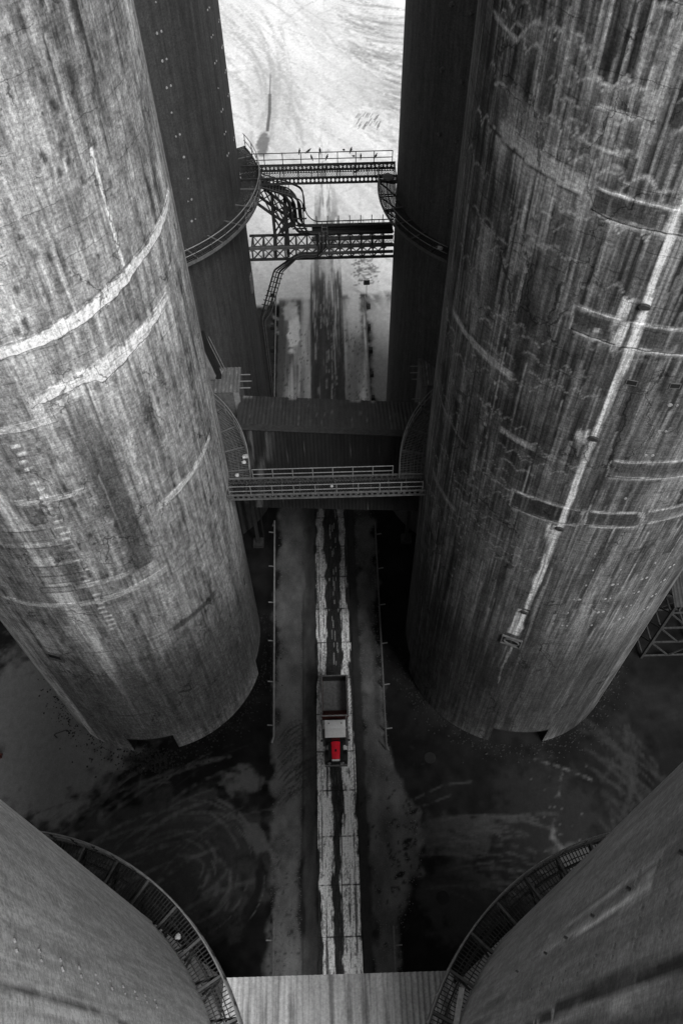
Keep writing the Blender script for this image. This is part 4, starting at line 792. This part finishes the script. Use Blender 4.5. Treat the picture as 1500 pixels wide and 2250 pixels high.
# ================================================================== RAILS ALONG THE ROADWAY
def pipe_rail(p, q, label, side, posts=True, step=4.2, z=.95, mat='midsteel'):
    p = Vector(p + (z,)); q = Vector(q + (z,)); t = empty('pipe_rail', tuple(p.xy) + (0,), label, 'guard rail', 'pipe rails beside the roadway')
    L = (q - p).length; dn = [tuple(p.xy) + (0.02,), tuple(p)]; MB().tube([(p.x + side * .25, p.y, .05), tuple(p), tuple(q), (q.x + side * .2, q.y - .35, .35)], .085, 6).build('rail', MAT[mat], t)
    for k in range(int(L / step) + 1):
        a = p + (q - p) * ((k + .3) * step / L)
        if (a - p).length > L: break
        MB().bar((a.x, a.y, 0), (a.x, a.y, z), .09).build('post', MAT['dull'], t)
        if posts: MB().box((a.x + side * .2, a.y - .26, 0), (a.x + side * random.uniform(.55, .68), a.y + .26, random.uniform(.5, .75))).build('block', MAT['steel'], t)
        else: MB().bar((a.x, a.y, .6), (a.x + side * .6, a.y, .75), .09).build('hook', MAT['midsteel'], t)
pipe_rail((-7.27, 85.2), (-6.95, 58), 'long rail on the left of the road where it leaves the white yard', -1)
pipe_rail((4.5, 84.6), (4.2, 58), 'long rail on the right of the road where it leaves the white yard', 1)
pipe_rail((-6.62, 48.6), (-6.15, 25.2), 'thin pale rail left of the roadway beside the pale silo foot', -1, False)
pipe_rail((4.0, 48.0), (3.78, 24.2), 'thin rail right of the roadway beside the dark silo foot', 1, False, mat='dull')
pipe_rail((-5.8, 10.4), (-5.75, 4.9), 'short rail at the bottom left of the roadway', -1, False, mat='dull')
pipe_rail((3.5, 9.8), (3.45, 4.9), 'short rail at the bottom right of the roadway', 1, False, mat='dull')
t = empty('sign_post', (4.75, 85.6, 0), 'black square sign on a thin post at the right rail end', 'sign')
MB().bar((4.75, 85.6, 0), (4.75, 85.6, 2.1), .07).build('post', MAT['steel'], t); MB().box((4.35, 85.52, 2.0), (5.15, 85.56, 2.75)).build('plate', MAT['black'], t)
t = empty('sign_post', (-7.6, 84.0, 0), 'small dark sign on a post at the left rail end', 'sign')
MB().bar((-7.6, 84.0, 0), (-7.6, 84.0, 1.8), .07).build('post', MAT['steel'], t); MB().box((-7.9, 83.93, 1.7), (-7.3, 83.97, 2.3)).build('plate', MAT['black'], t)
for x, y, lab in ((7.6, 23.2, 'round dark cover in the ground near the foot of the dark silo'), (7.6, 11.9, 'round black cover in the ground left of the lower right walkway')):
    m = MB(); n = 18; m.poly([(x + .5 * math.cos(2 * PI * k / n), y + .5 * math.sin(2 * PI * k / n), .03) for k in range(n)])
    for k in range(n):
        a, b = 2 * PI * k / n, 2 * PI * (k + 1) / n; m.poly([(x + .52 * math.cos(a), y + .52 * math.sin(a), 0), (x + .52 * math.cos(b), y + .52 * math.sin(b), 0), (x + .5 * math.cos(b), y + .5 * math.sin(b), .03), (x + .5 * math.cos(a), y + .5 * math.sin(a), .03)])
    tag(m.build('manhole_cover', MAT['black']), lab, 'cover', 'round covers in the yard floor')

# ================================================================== LATTICE TOWER AT RIGHT
t = empty('lattice_tower', (31, 35, 0), 'dark steel lattice tower under a corrugated shed roof, behind the right silo', 'tower')
L4 = [(28.5, 32.2), (33.3, 32.2), (28.5, 37.0), (33.3, 37.0)]
for x, y in L4: MB().bar((x, y, 0), (x, y, 11.2), .22).build('leg', MAT['steel'], t)
lev = [.4, 3.2, 6.0, 8.8, 11.1]
for (a, b) in ((0, 1), (2, 3), (0, 2), (1, 3)):
    for i, z in enumerate(lev):
        MB().bar(L4[a] + (z,), L4[b] + (z,), .14).build('beam', MAT['steel'], t)
        if i < 4: md = ((L4[a][0] + L4[b][0]) / 2, (L4[a][1] + L4[b][1]) / 2, z); MB().bar(L4[a] + (lev[i + 1],), md, .12).build('brace', MAT['steel'], t); MB().bar(L4[b] + (lev[i + 1],), md, .12).build('brace', MAT['steel'], t)
def tl(x, y, u, v): return np.clip(.05 + .04 * (fbm(x * 2, y * 2, 330) - .5), .01, .4)
lx = np.linspace(27.8, 34.2, 8)
for a, b in zip(lx, lx[1:]): sheet('roof_sheet', (a, 31.4, 11.3), (b + .04, 31.4, 11.3), (b + .04, 34.6, 12.3), (a, 34.6, 12.3), 3, .06, t, tl); sheet('roof_sheet', (a, 37.9, 11.3), (b + .04, 37.9, 11.3), (b + .04, 34.65, 12.3), (a, 34.65, 12.3), 3, .06, t, tl)

# ================================================================== TRUCK
TX, TY = -.68, 22.55
t = empty('dump_truck', (TX, TY, 0), 'old bonneted dump truck with bright red hood, grey cab roof and empty rusty bed', 'truck')
def tb(a, b, name, mat, par=None):
    return MB().box((TX + a[0], TY + a[1], a[2]), (TX + b[0], TY + b[1], b[2])).build(name, MAT[mat], par or t)
for s in (-1, 1): tb((s * .42 - .07, .5, .55), (s * .42 + .07, 7.3, .8), 'chassis_rail', 'truck_dark')
# bed
bz0, bz1, by0, by1, bw2 = 1.45, 2.55, 3.85, 7.55, 1.13
bed = MB(); bed.box((TX - bw2, TY + by0, bz0 - .1), (TX + bw2, TY + by1, bz0)); bed = bed.build('bed', MAT['bedfloor'], t)
for s in (-1, 1):
    m = MB(); m.hexa([(TX + s * bw2, TY + by0, bz0), (TX + s * (bw2 - .07), TY + by0, bz0), (TX + s * (bw2 - .07), TY + by1, bz0), (TX + s * bw2, TY + by1, bz0), (TX + s * (bw2 + .03), TY + by0, bz1), (TX + s * (bw2 - .04), TY + by0, bz1), (TX + s * (bw2 - .04), TY + by1, bz1), (TX + s * (bw2 + .03), TY + by1, bz1)]); m.build('side_panel', MAT['rust'], bed)
    m = MB()
    for k in range(6): m.box((TX + s * bw2 - .02 + (.05 if s > 0 else -.07), TY + by0 + .2 + .66 * k, bz0), (TX + s * bw2 + .06 + (.03 if s > 0 else -.07), TY + by0 + .3 + .66 * k, bz1 - .05))
    m.build('side_rib', MAT['rust'], bed); m = MB(); m.box((TX + s * bw2 - .06, TY + by0, bz1), (TX + s * bw2 + .06, TY + by1, bz1 + .06)); m.build('top_rail', MAT['dull'], bed)
m = MB(); m.box((TX - bw2, TY + by1, bz0), (TX + bw2, TY + by1 + .07, bz1 - .1)); m.build('tailgate', MAT['truck_dark'], bed)
m = MB(); m.box((TX - bw2 - .03, TY + by1 - .01, bz1 - .1), (TX + bw2 + .03, TY + by1 + .1, bz1 - .02)); m.build('gate_rail', MAT['dull'], bed)
m = MB(); m.hexa([(TX - bw2, TY + by0, bz0), (TX + bw2, TY + by0, bz0), (TX + bw2, TY + by0 + .85, bz0), (TX - bw2, TY + by0 + .85, bz0), (TX - bw2, TY + by0 - .12, bz1 + .1), (TX + bw2, TY + by0 - .12, bz1 + .1), (TX + bw2, TY + by0, bz1 + .1), (TX - bw2, TY + by0, bz1 + .1)]); m.build('headboard', MAT['rust'], bed)
m = MB(); m.box((TX - bw2 - .03, TY + by0 - .16, bz1 + .1), (TX + bw2 + .03, TY + by0 - .06, bz1 + .16)); m.build('head_rail', MAT['midsteel'], bed)
for k in range(4): tb((-.75 + .42 * k, 3.45, .85), (-.5 + .42 * k, 3.72, 1.5 + .1 * (k % 2)), 'hydraulic_tank', 'truck_dark')
# cab
m = MB(); cz = 2.5
m.hexa([(TX - .9, TY + 1.75, .8), (TX + .9, TY + 1.75, .8), (TX + .92, TY + 3.35, .8), (TX - .92, TY + 3.35, .8), (TX - .9, TY + 1.78, 1.75), (TX + .9, TY + 1.78, 1.75), (TX + .92, TY + 3.35, 1.75), (TX - .92, TY + 3.35, 1.75)])
m.hexa([(TX - .9, TY + 1.78, 1.75), (TX + .9, TY + 1.78, 1.75), (TX + .92, TY + 3.35, 1.75), (TX - .92, TY + 3.35, 1.75), (TX - .84, TY + 2.05, cz), (TX + .84, TY + 2.05, cz), (TX + .86, TY + 3.3, cz), (TX - .86, TY + 3.3, cz)])
cab = m.build('cab', MAT['truck_dark'], t)
m = MB(); NX, NY = 9, 9; pts = {}
for i in range(NX):
    for j in range(NY):
        u, v = i / (NX - 1) * 2 - 1, j / (NY - 1) * 2 - 1; pts[i, j] = (TX + u * .9, TY + 2.62 + v * .78, cz + .02 + .12 * (1 - u ** 4) * (1 - v ** 4) - (.02 if j == 4 else 0))
for i in range(NX - 1):
    for j in range(NY - 1): m.poly([pts[i, j], pts[i + 1, j], pts[i + 1, j + 1], pts[i, j + 1]])
for i in range(NX - 1):
    for j in (0, NY - 1): a, b = pts[i, j], pts[i + 1, j]; m.poly([a, b, (b[0], b[1], cz - .03), (a[0], a[1], cz - .03)])
for j in range(NY - 1):
    for i in (0, NX - 1): a, b = pts[i, j], pts[i, j + 1]; m.poly([a, b, (b[0], b[1], cz - .03), (a[0], a[1], cz - .03)])
m.build('roof', MAT['cabroof'], cab)
m = MB(); m.hexa([(TX - .8, TY + 1.79, 1.8), (TX + .8, TY + 1.79, 1.8), (TX + .8, TY + 1.83, 1.8), (TX - .8, TY + 1.83, 1.8), (TX - .76, TY + 2.0, 2.42), (TX + .76, TY + 2.0, 2.42), (TX + .76, TY + 2.04, 2.42), (TX - .76, TY + 2.04, 2.42)]); m.build('windscreen', MAT['glass'], cab)
for s in (-1, 1):
    m = MB(); m.bar((TX + s * .9, TY + 1.9, 1.9), (TX + s * 1.2, TY + 1.8, 1.95), .04); m.box((TX + s * 1.2 - .09, TY + 1.76, 1.75), (TX + s * 1.2 + .09, TY + 1.81, 2.1)); m.build('mirror', MAT['truck_dark'], cab)
    m = MB(); m.box((TX + s * .915 - .015, TY + 2.2, 1.0), (TX + s * .915 + .015, TY + 3.2, 1.72)); m.build('door', MAT['rust'], cab)
MB().tube([(TX + .98, TY + 3.5, .9), (TX + .98, TY + 3.5, 2.75), (TX + .98, TY + 3.62, 2.85)], .06, 8).build('exhaust', MAT['dull'], t)
for s in (-1, 1): tb((s * 1.0 - .12, 1.75, .55), (s * 1.0 + .12, 3.3, .62), 'step', 'dull')
for s in (-1, 1): tb((s * .55 - .04, 3.0, 2.62), (s * .55 + .04, 3.1, 2.7), 'marker_lamp', 'dull', cab)
# bonnet: curved red top between dark cheeks
hood = MB(); prev = None; n = 9; Hs = []
for yk, zk, wk in ((1.74, 1.82, .40), (1.2, 1.78, .38), (.5, 1.7, .35), (.16, 1.62, .33)):
    Hs.append([(TX + wk * math.sin(a), TY + yk, zk - wk * .42 * (1 - math.cos(a))) for a in np.linspace(-1.35, 1.35, n)])
for A_, B_ in zip(Hs, Hs[1:]):
    for k in range(n - 1): hood.poly([A_[k], A_[k + 1], B_[k + 1], B_[k]])
hood = hood.build('hood', MAT['red'], t, True)
tb((-.33, .1, 1.5), (.33, .2, 1.68), 'hood_trim', 'white', hood); tb((-.07, .85, 1.74), (.07, 1.05, 1.8), 'hood_vent', 'truck_dark', hood)
m = MB()
for s in (-1, 1): m.box((TX + s * .5 - .17, TY + .25, .75), (TX + s * .5 + .17, TY + 1.74, 1.5))
m.build('engine_side', MAT['truck_dark'], t); tb((-.36, .06, .7), (.36, .14, 1.5), 'grille', 'truck_dark')
for s in (-1, 1):
    m = MB(); A_ = np.linspace(0, PI, 9)
    for a, b in zip(A_, A_[1:]):
        y0_, z0_, y1_, z1_ = TY + .75 + .62 * math.cos(a), .5 + .68 * math.sin(a), TY + .75 + .62 * math.cos(b), .5 + .68 * math.sin(b); xa, xb = TX + s * .62, TX + s * 1.0
        m.hexa([(xa, y0_, z0_), (xb, y0_, z0_), (xb, y1_, z1_), (xa, y1_, z1_), (xa, y0_, z0_ + .04), (xb, y0_, z0_ + .04), (xb, y1_, z1_ + .04), (xa, y1_, z1_ + .04)])
    m.build('fender', MAT['truck_dark'], t); m = MB(); m.tube([(TX + s * 1.01, TY + .2, 1.05), (TX + s * 1.03, TY + .75, 1.25), (TX + s * 1.01, TY + 1.2, 1.05)], .025, 5); m.build('fender_trim', MAT['midsteel'], t)
    m = MB(); m.tube([(TX + s * .58, TY + .12, 1.05), (TX + s * .58, TY + .02, 1.05)], .13, 10); m.build('headlight', MAT['midsteel'], t)
tb((-.98, -.06, .5), (.98, .04, .75), 'bumper', 'dull'); MB().bar((TX - .95, TY - .02, .8), (TX + .95, TY - .02, .8), .05).build('bumper_bar', MAT['midsteel'], t)
def wheel(x, y, wd):
    m = MB(); n = 18; prof = [(-wd / 2, .3), (-wd / 2, .46), (-wd / 2 + .05, .52), (wd / 2 - .05, .52), (wd / 2, .46), (wd / 2, .3)]
    for k in range(n):
        a, b = 2 * PI * k / n, 2 * PI * (k + 1) / n
        for (x0_, r0), (x1_, r1) in zip(prof, prof[1:]): m.poly([(x + x0_, y + r0 * math.cos(a), .522 + r0 * math.sin(a)), (x + x0_, y + r0 * math.cos(b), .522 + r0 * math.sin(b)), (x + x1_, y + r1 * math.cos(b), .522 + r1 * math.sin(b)), (x + x1_, y + r1 * math.cos(a), .522 + r1 * math.sin(a))])
    o = m.build('wheel', MAT['rubber'], t); d = MB()
    for sx in (-wd / 2 + .04, wd / 2 - .04): d.poly([(x + sx, y + .3 * math.cos(2 * PI * k / n), .522 + .3 * math.sin(2 * PI * k / n)) for k in range(n)])
    d.build('rim', MAT['dull'], o)
for s in (-1, 1): wheel(TX + s * .85, TY + .75, .28); wheel(TX + s * .86, TY + 5.6, .48); 
MB().tube([(TX - .9, TY + .75, .52), (TX + .9, TY + .75, .52)], .06, 6).build('axle', MAT['truck_dark'], t); MB().tube([(TX - .9, TY + 5.6, .52), (TX + .9, TY + 5.6, .52)], .08, 6).build('axle', MAT['truck_dark'], t)
for s in (-1, 1):
    m = MB(); m.box((TX + s * .95 - .2, TY + 4.9, 1.08), (TX + s * .95 + .2, TY + 6.3, 1.14)); m.build('mudguard', MAT['truck_dark'], t)

# ================================================================== SMALL THINGS
def lump(x, y, z, r_, mat, lab, cat, name, flat=.6, seed=0, grp=None):
    rr = np.random.RandomState(seed); m = MB(); n, k = 8, 5
    for j in range(k + 1):
        p = PI * j / k
        for i in range(n):
            a = 2 * PI * i / n; q = r_ * (1 + rr.uniform(-.22, .22)) if 0 < j < k else r_
            m.v.append((x + q * math.sin(p) * math.cos(a), y + q * math.sin(p) * math.sin(a), z + flat * r_ - q * flat * math.cos(p)))
    for j in range(k):
        for i in range(n): m.f.append([j * n + i, j * n + (i + 1) % n, (j + 1) * n + (i + 1) % n, (j + 1) * n + i])
    tag(m.build(name, MAT[mat]), lab, cat, grp)
c = SIL['front_left']
p = cyl(c, 11.5, 11.05, 26.25); lump(p[0], p[1], p[2], .24, 'stone', 'larger pale lump lying by the railing of the walkway behind the pale silo', 'lump', 'dust_lump', .5, 1, 'pale lumps on the walkways')
p = cyl(c, 9, 10.85, 26.25); lump(p[0], p[1], p[2], .17, 'stone', 'smaller pale lump just below the larger one by the walkway railing', 'lump', 'dust_lump', .5, 2, 'pale lumps on the walkways')
lump(-6.9, 34.75, 26.25, .16, 'stone', 'small pale lump at the left end of the grey footbridge', 'lump', 'dust_lump', .5, 3, 'pale lumps on the walkways')
lump(-.3, 33.6, 26.2, .12, 'stone', 'tiny pale lump on the middle of the grey footbridge deck', 'lump', 'dust_lump', .5, 4, 'pale lumps on the walkways')
p = cyl(SIDE, -187.5, 10.35, 35.63); lump(p[0], p[1], p[2], .5, 'midsteel', 'round pale lid lying on the walkway of the near black silo', 'lid', 'round_lid', .25, 5)
p = cyl(SIDE, -134, 10.4, 35.63); lump(p[0], p[1], p[2], .2, 'stone', 'small pale lump on the walkway beside the edge of the dark right silo', 'lump', 'dust_lump', .6, 6, 'pale lumps on the walkways')
p = cyl(SIL['near_left'], 42.5, 10.1, 35.33); lump(p[0], p[1], p[2], .12, 'stone', 'small pale lump on the lower left walkway', 'lump', 'dust_lump', .6, 7, 'pale lumps on the walkways')
p = cyl(SIL['near_right'], 150.5, 10.0, 35.36); t = empty('plank', p, 'pale broken plank on the lower right walkway against the silo', 'plank'); MB().bar((p[0] - .1, p[1] - .6, p[2] + .04), (p[0] + .25, p[1] + .55, p[2] + .04), .2, .06).build('board', MAT['stone'], t)
t = empty('valve_stand', (-30.5, 24.4, 0), 'small dark red valve stand at the left edge of the yard', 'valve')
MB().tube([(-30.5, 24.4, 0), (-30.5, 24.4, 1.0)], .14, 8).build('body', MAT['rust'], t); MB().tube([(-30.9, 24.4, .7), (-30.1, 24.4, .7)], .1, 8).build('outlet', MAT['rust'], t); MB().tube([(-30.5 + .3 * math.cos(k * PI / 6), 24.4 + .3 * math.sin(k * PI / 6), 1.05) for k in range(13)], .04, 5).build('hand_wheel', MAT['rust'], t)
t = empty('hoop_barrier', (-25.2, 26.3, 0), 'small dark hoop barrier on the pale floor left of the silo', 'barrier')
MB().tube(bent([(-25.8, 26.0, 0), (-25.8, 26.0, .9), (-24.7, 26.4, .9), (-24.7, 26.4, 0)], .2), .05, 6).build('hoop', MAT['steel'], t)
